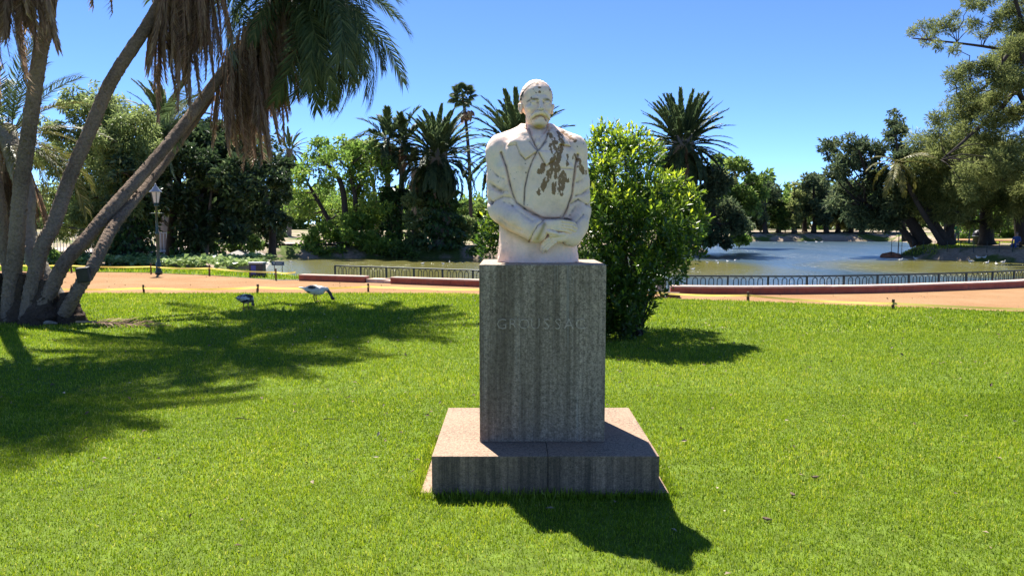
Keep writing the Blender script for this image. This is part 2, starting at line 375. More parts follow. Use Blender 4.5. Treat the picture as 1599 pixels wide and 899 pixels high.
# ------------------------------------------------------------------ sculpting: signed distance fields and surface nets
class Sdf:
    def __init__(s, lo, hi, h):
        s.lo = np.array(lo, float); s.h = h; s.n = np.ceil((np.array(hi) - s.lo) / h).astype(int) + 1
        s.f = np.full(s.n, .25, dtype=np.float32)
    def win(s, lo, hi, pad):
        a = np.clip(np.floor((np.asarray(lo) - pad - s.lo) / s.h).astype(int), 0, s.n - 1); b = np.clip(np.ceil((np.asarray(hi) + pad - s.lo) / s.h).astype(int) + 1, 1, s.n)
        ax = [(s.lo[k] + np.arange(a[k], b[k]) * s.h).astype(np.float32) for k in range(3)]
        return tuple(slice(a[k], b[k]) for k in range(3)), np.meshgrid(*ax, indexing='ij', sparse=True)
    def put(s, sl, d, k, op):
        g = s.f[sl]; d = d.astype(np.float32)
        if op == 'add':
            if k: hh = np.clip(.5 + .5 * (g - d) / k, 0, 1); s.f[sl] = g + (d - g) * hh - k * hh * (1 - hh)
            else: s.f[sl] = np.minimum(g, d)
        else:
            d = -d
            if k: hh = np.clip(.5 - .5 * (g - d) / k, 0, 1); s.f[sl] = g + (d - g) * hh + k * hh * (1 - hh)
            else: s.f[sl] = np.maximum(g, d)
    def ell(s, c, r, k=.0, op='add', rot=None):
        c = np.array(c, float); r = np.array(r, float); m = max(r) if rot is not None else r
        sl, (X, Y, Z) = s.win(c - m, c + m, .06 + k); X = X - c[0]; Y = Y - c[1]; Z = Z - c[2]
        if rot is not None:
            R = np.array(rot.to_matrix()).T; X, Y, Z = (R[i, 0] * X + R[i, 1] * Y + R[i, 2] * Z for i in range(3))
        q0 = np.sqrt((X / r[0]) ** 2 + (Y / r[1]) ** 2 + (Z / r[2]) ** 2); q1 = np.sqrt((X / r[0] ** 2) ** 2 + (Y / r[1] ** 2) ** 2 + (Z / r[2] ** 2) ** 2) + 1e-6
        s.put(sl, q0 * (q0 - 1) / q1, k, op)
    def cap(s, a, b, ra, rb, k=.0, op='add', sq=(1, 1, 1)):
        q = np.array(sq, float); a = np.array(a, float) / q; b = np.array(b, float) / q; R = max(ra, rb)
        sl, (X, Y, Z) = s.win(np.minimum(a, b) * q - R * q, np.maximum(a, b) * q + R * q, .06 + k)
        X = X / q[0]; Y = Y / q[1]; Z = Z / q[2]; ab = b - a; L = ab.dot(ab) + 1e-9
        t = np.clip(((X - a[0]) * ab[0] + (Y - a[1]) * ab[1] + (Z - a[2]) * ab[2]) / L, 0, 1)
        d = np.sqrt((X - a[0] - t * ab[0]) ** 2 + (Y - a[1] - t * ab[1]) ** 2 + (Z - a[2] - t * ab[2]) ** 2) - (ra + (rb - ra) * t)
        s.put(sl, d * q.min(), k, op)
    def chain(s, pts, rs, k=.0, op='add', sq=(1, 1, 1)):
        for i in range(len(pts) - 1): s.cap(pts[i], pts[i + 1], rs[i], rs[i + 1], k, op, sq)
    def loft(s, zs, cx, cy, ax, by, p=2.5, k=0.):
        sl, (X, Y, Z) = s.win((-9, -9, zs[0]), (9, 9, zs[-1]), .03); z = np.clip(Z, zs[0], zs[-1])
        CX, CY, A, B = (np.interp(z, zs, v).astype(np.float32) for v in (cx, cy, ax, by))
        q = (np.abs((X - CX) / A) ** p + np.abs((Y - CY) / B) ** p) ** (1 / p)
        d = (q - 1) * np.minimum(A, B); d = np.maximum(d, np.maximum(zs[0] - Z, Z - zs[-1])); s.put(sl, d, k, 'add')
    def mesh(s):
        f = s.f; sg = f < 0; n0 = np.array(f.shape) - 1
        cnt = np.zeros(n0, np.int8); acc = np.zeros((*n0, 3), np.float32)
        for ax in range(3):
            for i in (0, 1):
                for j in (0, 1):
                    o = [0, 0, 0]; oth = [k for k in range(3) if k != ax]; o[oth[0]] = i; o[oth[1]] = j
                    A = tuple(slice(o[k], o[k] + n0[k]) for k in range(3)); o2 = list(o); o2[ax] = 1; B = tuple(slice(o2[k], o2[k] + n0[k]) for k in range(3))
                    x = sg[A] != sg[B]; ii = np.nonzero(x); fa = f[A][ii]; fb = f[B][ii]; t = fa / (fa - fb)
                    p = np.zeros((len(t), 3), np.float32); p[:] = o; p[:, ax] = t
                    acc[ii] += p; cnt[ii] += 1
        act = cnt > 0; idx = np.full(n0, -1, np.int64); ii = np.nonzero(act); idx[ii] = np.arange(len(ii[0]))
        V = s.lo + (np.stack(ii, -1) + acc[ii] / cnt[ii][:, None]) * s.h; Q = []
        for ax in range(3):
            b, c = [(1, 2), (2, 0), (0, 1)][ax]
            A = [slice(None)] * 3; A[ax] = slice(0, -1); B = [slice(None)] * 3; B[ax] = slice(1, None)
            x = sg[tuple(A)] != sg[tuple(B)]; I = np.stack(np.nonzero(x), -1)
            I = I[(I[:, b] > 0) & (I[:, c] > 0) & (I[:, b] < n0[b]) & (I[:, c] < n0[c]) & (I[:, ax] < n0[ax])]
            def at(db, dc): J = I.copy(); J[:, b] -= db; J[:, c] -= dc; return idx[J[:, 0], J[:, 1], J[:, 2]]
            q = np.stack([at(1, 1), at(0, 1), at(0, 0), at(1, 0)], -1); inside = sg[I[:, 0], I[:, 1], I[:, 2]]
            q[~inside] = q[~inside][:, ::-1]; Q.append(q)
        return V, np.concatenate(Q)
def seg_dist(P, pts):
    d = np.full(P.shape[:-1], 9.)
    for a, b in zip(pts[:-1], pts[1:]):
        a = np.array(a, float); ab = np.array(b, float) - a; t = np.clip(((P - a) @ ab) / (ab @ ab + 1e-12), 0, 1)
        d = np.minimum(d, np.linalg.norm(P - a - t[..., None] * ab, axis=-1))
    return d
def poly_sdf(P, poly):
    poly = np.array(poly, float); d = seg_dist(P, np.concatenate([poly, poly[:1]])); ins = np.zeros(P.shape[:-1], bool)
    for a, b in zip(poly, np.roll(poly, -1, 0)):
        c = (a[1] > P[..., 1]) != (b[1] > P[..., 1]); xx = (b[0] - a[0]) * (P[..., 1] - a[1]) / (b[1] - a[1] + 1e-12) + a[0]
        ins ^= c & (P[..., 0] < xx)
    return np.where(ins, -d, d)

# ------------------------------------------------------------------ the marble bust
MONX, MONY, PTOP = .187, 4.586, 1.352
BY = 4.905
_py = np.array([408, 385, 365, 345, 320, 300, 260, 230, 210, 195, 180, 160, 123]); _pz = np.array([.016, .104, .184, .264, .364, .447, .608, .73, .81, .869, .93, 1.009, 1.155])
def S2(px, py): return ((px - 845.5) * .00407, float(np.interp(-py, -_py, _pz)))
def S2l(*pts): return [S2(*p) for p in pts]
G_SEAM = S2l((838, 238), (830, 255), (824, 272), (819, 295), (818, 320))
G_LAPL = S2l((826, 224), (832, 232), (838, 239)); G_LAPR = S2l((852, 224), (845, 232), (838, 239))
G_ARML = S2l((783, 240), (791, 262), (797, 290), (802, 307), (807, 317)); G_ARMR = S2l((901, 243), (897, 258), (894, 280), (891, 305), (884, 325), (877, 340))
G_SLV = S2l((807, 317), (822, 328), (846, 341)); G_SLVR = S2l((846, 341), (862, 342), (878, 341), (890, 344))
G_FOLD1 = S2l((774, 313), (786, 308), (798, 309), (807, 317)); G_FOLD2 = S2l((890, 318), (902, 312), (914, 318))
G_HEAD = [(S2l((817, 150), (820, 140), (828, 133), (840, 130), (851, 131), (859, 137)), .010, .9), (S2l((823, 160), (830, 157), (839, 158)), .006, .9), (S2l((848, 158), (855, 157), (861, 160)), .006, .9), (S2l((838, 160), (838, 168)), .003, .5), (S2l((838, 175), (844, 177), (848, 175)), .004, .9), (S2l((831, 188), (836, 185), (842, 183), (848, 185), (852, 190)), .0035, .8), (S2l((826, 184), (831, 180), (837, 178)), .003, .4), (S2l((858, 190), (853, 184), (848, 178)), .003, .4), (S2l((826, 196), (834, 202), (845, 204), (855, 198)), .005, .5), (S2l((814, 170), (816, 178)), .004, .9), (S2l((852, 189), (855, 193)), .004, .8)]  # hairline dirt, plus shade painted at brows, eyes, nose, mouth and beard
G_POCK = S2l((872, 265), (894, 266)); G_CUFF = S2l((847, 345), (838, 352), (831, 364), (826, 377))
LAP_L = S2l((812, 196), (822, 202), (828, 224), (838, 239), (820, 252), (812, 243), (806, 228), (793, 229), (798, 216), (806, 210))
LAP_R = S2l((866, 198), (857, 203), (851, 224), (840, 239), (851, 262), (866, 252), (872, 228), (889, 230), (883, 214), (872, 206))

G_LINES = [(S2l((795, 228), (806, 226), (812, 243), (820, 252), (838, 240)), .0045, .009, .35), (S2l((889, 231), (872, 229), (866, 252), (851, 262), (840, 241)), .0045, .009, .35), (S2l((826, 202), (830, 218), (838, 236)), .005, .010, .6), (S2l((857, 205), (851, 222), (841, 237)), .005, .010, .8),  # lapel and collar edges; last value paints their shade into the colour
           (S2l((766, 262), (776, 275), (786, 280)), .011, .0045, 0), (S2l((765, 285), (780, 297), (793, 300)), .012, .005, 0), (S2l((918, 270), (908, 282), (898, 286)), .011, .0045, 0), (S2l((919, 296), (908, 303), (898, 306)), .010, .005, .1), (S2l((780, 340), (795, 352), (815, 360)), .010, .006, .05), (S2l((800, 322), (815, 335), (830, 345)), .010, .006, .1), (S2l((910, 335), (900, 345), (892, 352)), .008, .007, .1), (S2l((885, 376), (888, 385), (890, 405)), .014, .004, 0), (S2l((800, 372), (803, 390), (800, 406)), .016, .004, 0)]
def build_bust():
    cx0 = -.028
    # coat -----------------------------------------------------
    s = Sdf((-.40, -.31, -.03), (.37, .26, .93), .0046)
    zs = [0, .05, .12, .2, .3, .45, .6, .7, .76, .81, .86]
    s.loft(zs, [-.018] * 11, [.0, .0, .0, .0, -.005, -.01, -.01, 0, .01, .02, .03],
           [.262, .258, .250, .248, .25, .262, .272, .262, .235, .17, .085], [.165, .165, .165, .165, .17, .178, .172, .155, .135, .11, .08], 2.7)
    s.ell((cx0, -.075, .60), (.22, .105, .22), .06)   # chest
    s.ell((cx0, -.08, .40), (.19, .105, .18), .06)
    for sx in (-1, 1):
        s.cap((cx0 + sx * .07, .035, .825), (cx0 + sx * .225, .005, .735), .062, .084, .03)
        s.ell((cx0 + sx * .235, 0, .70), (.085, .1, .105), .03)
    s.chain([(cx0 - .238, .0, .70), (cx0 - .236, .0, .52), (-.262, -.03, .345)], [.086, .084, .082], .018)
    s.chain([(cx0 + .238, .0, .70), (.232, .0, .52), (.243, -.03, .34)], [.083, .079, .074], .018)
    s.chain([(-.262, -.035, .335), (-.16, -.16, .275), (-.052, -.215, .213)], [.086, .082, .074], .012)         # sleeves
    s.chain([(.243, -.04, .325), (.225, -.12, .24), (.188, -.168, .165)], [.074, .07, .062], .012)
    s.cap((-.075, -.205, .225), (-.042, -.222, .206), .078, .078, .004)                                        # cuff roll
    s.ell((-.335, .0, .30), (.03, .04, .06), .04, 'sub')
    for a in (.60, .50):                                                                                       # sleeve folds
        s.cap((-.35, -.05, a - .10), (-.24, -.11, a - .16), .012, .006, .02, 'sub'); s.cap((.33, -.03, a - .12), (.25, -.1, a - .17), .012, .006, .02, 'sub')
    # neck hole and standing collar
    s.chain([(cx0, -.14, .74), (cx0, -.07, .82), (cx0, .0, .93)], [.020, .058, .085], .01, 'sub')
    for sx in (-1, 1):
        s.chain([(cx0 + sx * .086, .05, .855), (cx0 + sx * .088, -.03, .835), (cx0 + sx * .07, -.10, .795), (cx0 + sx * .028, -.155, .715)], [.026, .025, .02, .013], .012)
    s.cap((cx0 - .086, .05, .855), (cx0 + .086, .05, .855), .03, .03, .02)
    # relief cut into the front
    X, Y, Z = (s.lo[k] + np.arange(s.n[k]) * s.h for k in range(3))
    P = np.stack(np.meshgrid(X, Z, indexing='ij'), -1)
    g = np.zeros(P.shape[:2])
    for pts, w, dp in ((G_SEAM, .006, .011), (G_LAPL, .005, .008), (G_LAPR, .005, .008), (G_ARML, .009, .018), (G_ARMR, .009, .018), (G_SLV, .008, .016), (G_SLVR, .007, .014),
                       (G_FOLD1, .010, .008), (G_FOLD2, .010, .008), (G_POCK, .004, .006), (G_CUFF, .006, .010)):
        g = np.maximum(g, dp * np.exp(-(seg_dist(P, pts) / w) ** 2))
    for pts, w, dp, k in G_LINES: g = np.maximum(g, dp * np.exp(-(seg_dist(P, pts) / w) ** 2))
    for poly in (LAP_L, LAP_R): g -= .016 * np.clip(.5 - poly_sdf(P, poly) / .006, 0, 1) * np.clip(.5 + (P[..., 1] - .55) / .1, 0, 1)
    fl = poly_sdf(P, S2l((838, 239), (824, 272), (818, 320), (846, 341), (878, 341), (892, 300), (894, 262), (870, 240)))
    g -= .006 * np.clip(.5 - fl / .01, 0, 1)
    front = np.clip(-(Y + .02) / .04, 0, 1)
    s.f += (g[:, None, :] * front[None, :, None]).astype(np.float32)
    wv = vnoise(np.stack(np.meshgrid(X * 22, Y * 22, Z * 16, indexing='ij'), -1), 4); s.f += (wv * .0035).astype(np.float32); wv = vnoise(np.stack(np.meshgrid(X * 55, Y * 55, Z * 45, indexing='ij'), -1), 6); s.f += (wv * .0014).astype(np.float32)
    s.f = np.maximum(s.f, (0.0 - Z)[None, None, :].astype(np.float32))
    coat = s.mesh()
    # head -----------------------------------------------------
    s = Sdf((-.17, -.22, .74), (.17, .20, 1.18), .0034)
    s.ell((0, .018, 1.035), (.099, .128, .118)); s.ell((0, -.025, 1.06), (.087, .098, .083), .02)
    s.ell((0, -.04, .965), (.081, .083, .10), .02); s.ell((0, -.035, .905), (.072, .074, .055), .02)
    s.chain([(-.052, -.098, 1.020), (-.02, -.113, 1.024), (.02, -.113, 1.024), (.052, -.098, 1.020)], [.011, .016, .016, .011], .014); s.cap((-.02, -.12, 1.015), (.02, -.12, 1.015), .012, .012, .01)
    for sx in (-1, 1):
        s.ell((sx * .053, -.082, .968), (.027, .03, .022), .02)
        s.ell((sx * .037, -.137, .999), (.027, .032, .017), .006, 'sub')
        s.ell((sx * .037, -.106, .999), (.020, .014, .012), .003)
        s.cap((sx * .018, -.118, 1.006), (sx * .056, -.108, 1.006), .0045, .0045, .003)
        s.cap((sx * .02, -.117, .988), (sx * .054, -.106, .987), .004, .004, .004)
        s.chain([(sx * .02, -.138, .962), (sx * .034, -.12, .948), (sx * .05, -.1, .925)], [.003, .004, .004], .01, 'sub')
    s.cap((0, -.124, 1.012), (0, -.152, .960), .010, .0155, .008); s.ell((0, -.155, .958), (.014, .012, .011), .006)
    for sx in (-1, 1):
        s.ell((sx * .015, -.136, .955), (.010, .013, .009), .005)
        s.ell((sx * .008, -.148, .947), (.0045, .006, .004), .002, 'sub')
        s.chain([(sx * .004, -.146, .936), (sx * .028, -.140, .929), (sx * .050, -.122, .914), (sx * .062, -.106, .896)], [.012, .0145, .012, .006], .006)
        s.chain([(sx * .102, .005, 1.0), (sx * .108, .022, 1.003), (sx * .106, .03, .98), (sx * .1, .012, .955)], [.009, .010, .009, .010], .006)
        s.ell((sx * .099, .012, .975), (.010, .02, .028), .004)
        s.ell((sx * .112, .010, .985), (.006, .009, .014), .003, 'sub')
    s.ell((0, -.118, .905), (.02, .016, .007), .003)
    s.cap((-.028, -.136, .9135), (.028, -.136, .9135), .0035, .0035, .003, 'sub')
    s.ell((0, -.098, .878), (.046, .040, .036), .012); s.ell((0, -.11, .865), (.03, .026, .022), .01)
    h = Sdf((-.17, -.22, .74), (.17, .20, 1.18), .0034); h.ell((0, .024, 1.038), (.107, .134, .124))
    sl, (X, Y, Z) = h.win((-9,) * 3, (9,) * 3, 0)
    cut = -((Y + .062) * .75 + (Z - 1.108) * .66) + .012 * np.cos(X * 40) + np.abs(X) * .18; h.f = np.maximum(h.f, cut.astype(np.float32))
    comb = .0015 * np.sin(np.arctan2(X, Z - .95) * 60 + Y * 30); h.f += comb.astype(np.float32)
    hh = np.clip(.5 + .5 * (s.f - h.f) / .003, 0, 1); s.f = s.f + (h.f - s.f) * hh - .003 * hh * (1 - hh)
    s.chain([(0, .02, .92), (0, .035, .84), (0, .03, .77)], [.066, .072, .086], .02)
    X, Y, Z = (s.lo[k] + np.arange(s.n[k]) * s.h for k in range(3))
    s.f += (.0012 * vnoise(np.stack(np.meshgrid(X * 60, Y * 60, Z * 60, indexing='ij'), -1), 7)).astype(np.float32)
    head = s.mesh(); a = math.radians(9); c, d = math.cos(a), math.sin(a); V = head[0]
    head = (np.stack([V[:, 0] * c - V[:, 1] * d + cx0, V[:, 0] * d + V[:, 1] * c, V[:, 2]], -1), head[1])
    # shirt front with cravat ------------------------------------
    s = Sdf((-.11, -.21, .66), (.06, -.0, .87), .0036)
    s.chain([(cx0, -.02, .83), (cx0, -.085, .77), (cx0 + .004, -.135, .70)], [.072, .05, .02], .02)
    s.chain([(cx0 - .052, -.055, .83), (cx0 - .02, -.112, .785)], [.012, .008], .004); s.chain([(cx0 + .052, -.055, .83), (cx0 + .022, -.112, .785)], [.012, .008], .004)
    s.ell((cx0 + .004, -.125, .785), (.016, .014, .014), .003)
    s.chain([(cx0 + .003, -.132, .765), (cx0 + .004, -.148, .74), (cx0 + .006, -.156, .70)], [.019, .023, .008], .003, sq=(1, .7, 1))
    s.cap((cx0 + .004, -.158, .77), (cx0 + .004, -.166, .72), .002, .002, .003, 'sub')
    shirt = s.mesh()
    # hands ---------------------------------------------------------
    s = Sdf((-.09, -.31, .09), (.27, -.09, .31), .0031)
    s.chain([(-.055, -.215, .218), (-.01, -.228, .230), (.03, -.234, .236)], [.034, .031, .031], .01, sq=(1, .8, 1))
    s.chain([(.03, -.234, .252), (.105, -.236, .262)], [.020, .017], .012); s.chain([(.03, -.236, .236), (.105, -.238, .240)], [.021, .017], .012); s.chain([(.03, -.234, .22), (.10, -.236, .216)], [.020, .016], .012)
    for i, (z0, z1, z2, x1, x2) in enumerate(((.266, .258, .215, .172, .215), (.248, .237, .190, .180, .220), (.230, .218, .168, .178, .214), (.212, .203, .160, .160, .192))):
        b0 = (.104, -.239, z0); k1 = (x1, -.236 + .004 * i, z1); k2 = (x1 + .028, -.214, (z1 * .7 + z2 * .3)); tp = (x2 + .004, -.186, z2)
        s.chain([b0, k1, k2, tp], [.0108, .0106, .0102, .0085], .0008); s.ell(b0, (.0125, .012, .0105), .004)
    s.chain([(.0, -.245, .212), (.045, -.252, .196), (.088, -.248, .187)], [.016, .014, .011], .006)
    hand_r = s.mesh()
    s = Sdf((-.07, -.29, .03), (.25, -.08, .25), .0031)
    s.chain([(.205, -.165, .172), (.15, -.196, .170), (.11, -.205, .165)], [.036, .034, .033], .01, sq=(1, .8, 1))
    s.chain([(.12, -.208, .178), (.062, -.218, .166)], [.019, .016], .012); s.chain([(.12, -.206, .158), (.065, -.216, .146)], [.019, .016], .012)
    for i, (x0, z0, x1, z1, x2, z2) in enumerate(((.066, .172, .024, .146, -.004, .104), (.064, .157, .022, .126, -.004, .082), (.068, .143, .03, .110, .008, .070), (.078, .132, .046, .105, .028, .074))):
        s.chain([(x0, -.219, z0), (x1, -.222 + .003 * i, z1), ((x1 + x2) / 2 - .006, -.212, (z1 + z2) / 2), (x2, -.195, z2)], [.0108, .0104, .0098, .0085], .0008); s.ell((x0, -.22, z0), (.0125, .012, .0105), .004)
    s.chain([(.13, -.222, .182), (.085, -.236, .182), (.05, -.238, .176)], [.015, .013, .011], .006)
    hand_l = s.mesh()
    return coat, head, shirt, hand_r, hand_l

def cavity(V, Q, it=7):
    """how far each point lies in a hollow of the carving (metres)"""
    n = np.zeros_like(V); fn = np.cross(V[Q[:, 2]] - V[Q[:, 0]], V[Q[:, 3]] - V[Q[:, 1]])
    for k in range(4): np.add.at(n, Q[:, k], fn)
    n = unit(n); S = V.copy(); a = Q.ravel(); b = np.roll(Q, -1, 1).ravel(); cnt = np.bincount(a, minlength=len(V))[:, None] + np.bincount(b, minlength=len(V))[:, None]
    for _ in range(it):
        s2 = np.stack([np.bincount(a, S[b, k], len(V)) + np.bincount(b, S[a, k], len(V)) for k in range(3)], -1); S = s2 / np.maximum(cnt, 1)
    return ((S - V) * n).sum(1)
def stain_shade_fields(V, Q=None, head=False):
    """dirt and painted shade in the carved creases, and the brown run marks, per vertex"""
    P = V[:, [0, 2]]; fr = V[:, 1] < .0
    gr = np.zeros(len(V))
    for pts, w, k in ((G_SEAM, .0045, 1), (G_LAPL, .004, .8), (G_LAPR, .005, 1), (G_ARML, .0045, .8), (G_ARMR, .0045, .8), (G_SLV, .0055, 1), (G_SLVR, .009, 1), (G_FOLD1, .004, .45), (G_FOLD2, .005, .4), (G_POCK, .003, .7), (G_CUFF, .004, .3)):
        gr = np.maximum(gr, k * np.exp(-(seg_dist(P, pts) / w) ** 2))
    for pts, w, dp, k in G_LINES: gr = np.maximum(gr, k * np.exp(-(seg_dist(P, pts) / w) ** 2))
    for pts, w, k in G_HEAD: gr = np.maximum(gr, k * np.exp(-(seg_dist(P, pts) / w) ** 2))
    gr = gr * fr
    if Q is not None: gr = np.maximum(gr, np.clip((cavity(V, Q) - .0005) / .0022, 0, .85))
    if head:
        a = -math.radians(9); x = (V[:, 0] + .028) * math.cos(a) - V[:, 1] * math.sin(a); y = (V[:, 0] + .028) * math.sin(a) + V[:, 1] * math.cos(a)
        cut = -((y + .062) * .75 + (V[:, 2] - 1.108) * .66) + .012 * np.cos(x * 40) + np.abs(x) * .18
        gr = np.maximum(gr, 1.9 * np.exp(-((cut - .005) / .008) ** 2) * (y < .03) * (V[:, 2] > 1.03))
    st = np.full(len(V), 9.)
    for pts, r in ((S2l((861, 232), (866, 244), (860, 262)), 6), (S2l((873, 234), (869, 250), (864, 262)), 5), (S2l((862, 262), (852, 282), (841, 303)), 4.5), (S2l((865, 262), (866, 280), (862, 303)), 3.6),
                   (S2l((866, 260), (876, 278), (873, 302)), 5), (S2l((878, 272), (884, 284)), 3), (S2l((846, 262), (843, 270)), 5), (S2l((857, 212), (866, 226)), 3.5), (S2l((872, 208), (876, 228)), 4), (S2l((884, 246), (884, 260)), 2.6),
                   (S2l((895, 247), (903, 252), (911, 270)), 3.6), (S2l((904, 262), (914, 270)), 4), (S2l((880, 208), (896, 220)), 4), (S2l((894, 242), (898, 250)), 3)):
        st = np.minimum(st, seg_dist(P, pts) - r * .00407)
    st = np.where(fr, st, 9.)
    # forehead marks under the hair
    for c, r in (((841, 139), 3.2), ((842, 146), 2.2), ((832, 142), 1.6), ((858, 142), 2), ((850, 190), 2.6), ((829, 155), 1.2), ((838, 132), 3), ((829, 174), 1)):
        q = np.array(S2(*c)); st = np.minimum(st, np.where(fr, np.linalg.norm((P - q) * np.array([1, 1.1]), axis=1) - r * .0036, 9.))
    yel = np.where(fr, np.exp(-(np.abs(P[:, 1] - .852) / .016) ** 2) * np.exp(-((P[:, 0] + .02) / .05) ** 2), 0)
    yel = np.maximum(yel, .8 * np.exp(-seg_dist(P, S2l((848, 350), (843, 362), (838, 372))) ** 2 / .012 ** 2)); yel = np.maximum(yel, .45 * np.exp(-seg_dist(P, S2l((778, 348), (800, 366), (822, 376))) ** 2 / .02 ** 2))
    yel = np.maximum(yel, .7 * np.exp(-np.minimum(np.linalg.norm((P - np.array(S2(832, 158))) * [1, 2], axis=1), np.linalg.norm((P - np.array(S2(855, 158))) * [1, 2], axis=1)) ** 2 / .012 ** 2))
    return dict(grime_shade=gr, stain=np.clip(-st / .012 + .5, 0, 1), yellow=yel * fr)

def marble():
    m, n, l, b = nmat('weathered_marble')
    pos = coord(n, l)
    big = noise(n, l, 5, 5, pos, .6); fine = noise(n, l, 70, 6, pos, .7); sp = noise(n, l, 38, 3, pos, .5)
    c = ramp(n, l, big.outputs[0], [(.30, (.55, .41, .32)), (.44, (.84, .61, .48)), (.58, (.95, .70, .56)), (.72, (.76, .62, .54))])
    c = mixc(n, l, maths(n, l, 'MULTIPLY', ramp(n, l, fine.outputs[0], [(.45, (0, 0, 0)), (.75, (1, 1, 1))]), .35), c, (.55, .47, .41))
    c = mixc(n, l, ramp(n, l, sp.outputs[0], [(.70, (0, 0, 0)), (.76, (.8, .8, .8))]), c, (.10, .08, .075))
    def at(k):
        a = n.new('ShaderNodeAttribute'); a.attribute_name = k; return a.outputs['Fac']
    c = mixc(n, l, at('yellow'), c, (.40, .27, .08))
    g = maths(n, l, 'MULTIPLY', at('grime_shade'), maths(n, l, 'ADD', -.25, maths(n, l, 'MULTIPLY', noise(n, l, 26, 4, pos).outputs[0], 1.9)), True)
    c = mixc(n, l, g, c, (.045, .042, .05))  # seam dirt mixed with painted shade of face and lapels
    ns = noise(n, l, 52, 4, coord(n, l, (1, 1, .55)), .6)
    st = ramp(n, l, maths(n, l, 'ADD', at('stain'), maths(n, l, 'MULTIPLY', maths(n, l, 'SUBTRACT', ns.outputs[0], .5), 4.2)), [(.58, (0, 0, 0)), (.82, (.92, .92, .92))])
    st = maths(n, l, 'MULTIPLY', st, ramp(n, l, at('stain'), [(.02, (0, 0, 0)), (.1, (1, 1, 1))]))
    c = mixc(n, l, st, c, (.20, .105, .042)); l.new(c, b.inputs['Base Color'])
    b.inputs['Roughness'].default_value = .75; b.inputs['Specular IOR Level'].default_value = .3
    bump(n, l, fine.outputs[0], .35, .004, b)
    return m
M['marble'] = marble()
bust = thing('marble_bust', 'weathered white marble half-figure of a moustached man with folded hands on the granite pedestal', 'statue', (MONX, BY, PTOP))
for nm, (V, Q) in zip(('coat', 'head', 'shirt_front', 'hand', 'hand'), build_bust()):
    mk(nm, V, Q, M['marble'], bust, True, tints=stain_shade_fields(V, Q, nm == 'head'))

# ------------------------------------------------------------------ pedestal
def granite(name, base, dark, streak=1.0, pink=0.0, sp_=1.0):
    m, n, l, b = nmat(name); pos = wpos(n, l)
    sp = noise(n, l, 110, 3, pos, .7); sp2 = noise(n, l, 44, 4, pos, .75); med = noise(n, l, 3, 5, pos)
    c = ramp(n, l, sp.outputs[0], [(.36, tuple(k * .22 for k in base)), (.5, base), (.62, tuple(min(1, k * 1.75) for k in base))])
    c = mixc(n, l, .5, c, ramp(n, l, sp2.outputs[0], [(.38, tuple(k * .4 for k in base)), (.62, tuple(min(1, k * 1.45) for k in base))]))
    if pink: c = mixc(n, l, ramp(n, l, med.outputs[0], [(.4, (0, 0, 0)), (.7, (pink,) * 3)]), c, (.55, .33, .22))
    if streak:
        geo = n.new('ShaderNodeNewGeometry'); sx = n.new('ShaderNodeSeparateXYZ'); l.new(geo.outputs['Normal'], sx.inputs[0])
        up = maths(n, l, 'SUBTRACT', 1.0, maths(n, l, 'ABSOLUTE', sx.outputs[2]), True)
        v = noise(n, l, 1, 5, wpos(n, l, (24, 24, .5)), .75); v2 = noise(n, l, 1, 3, wpos(n, l, (30, 30, .5)), .7); v3 = noise(n, l, 1, 3, wpos(n, l, (5, 5, .5)), .7)
        f = maths(n, l, 'MULTIPLY', ramp(n, l, v.outputs[0], [(.40, (0, 0, 0)), (.60, (.62, .62, .62))]), up)
        c = mixc(n, l, maths(n, l, 'MULTIPLY', f, streak), c, dark)
        c = mixc(n, l, maths(n, l, 'MULTIPLY', ramp(n, l, v3.outputs[0], [(.4, (0, 0, 0)), (.65, (.55, .55, .55))]), up), c, dark)
        f2 = maths(n, l, 'MULTIPLY', ramp(n, l, v2.outputs[0], [(.62, (0, 0, 0)), (.74, (.26, .26, .26))]), up)
        c = mixc(n, l, f2, c, (.5, .49, .46))
    l.new(c, b.inputs['Base Color']); b.inputs['Roughness'].default_value = .8; b.inputs['Specular IOR Level'].default_value = .25
    bump(n, l, sp.outputs[0], .5, .004, b); return m
M['granite'] = granite('grey_granite', (.37, .282, .212), (.085, .060, .040), 1.0)
M['granite_base'] = granite('pink_grey_granite', (.27, .188, .13), (.040, .032, .026), 1.0, .3)
M['granite_letter'] = granite('letter_granite', (.49, .39, .32), (.25, .2, .16), .5)
mon = thing('granite_pedestal', 'square grey granite pedestal with cut letters on a wide stepped base in the lawn', 'pedestal', (MONX, MONY, 0))
V, Fs = box(-.387, .387, 0, .655, .2535, PTOP, .008); mk('column', V, Fs, M['granite'], mon)
V, Fs = box(-.655, .0222, -.286, .881, .02, .252, .006); mk('base_block', V, Fs, M['granite_base'], mon)
V, Fs = box(.0235, .672, -.2855, .8815, .02, .2523, .006); mk('base_block', V, Fs, M['granite_base'], mon)
V, Fs = box(-.725, .735, -.276, .95, -.05, .030, .006); mk('footing', V, Fs, M['granite_base'], mon)
fc = bpy.data.curves.new('letter', 'FONT')
for i, ch in enumerate('GROUSSAC'):
    fc = bpy.data.curves.new('letter', 'FONT'); fc.body = ch; fc.size = .094; fc.extrude = .003; fc.align_x = 'CENTER'; fc.resolution_u = 2; fc.offset = -.001
    o = bpy.data.objects.new('letter', fc); dg = bpy.context.evaluated_depsgraph_get(); COL.objects.link(o); bpy.context.view_layer.update()
    me = bpy.data.meshes.new_from_object(o.evaluated_get(bpy.context.evaluated_depsgraph_get())); bpy.data.objects.remove(o)
    me.materials.clear(); me.materials.append(M['granite_letter']); o = link('letter', me, mon)
    o.location = (-.255 + i * .0685 + .005, -.0012, PTOP - .395); o.rotation_euler = (math.radians(90), 0, 0)
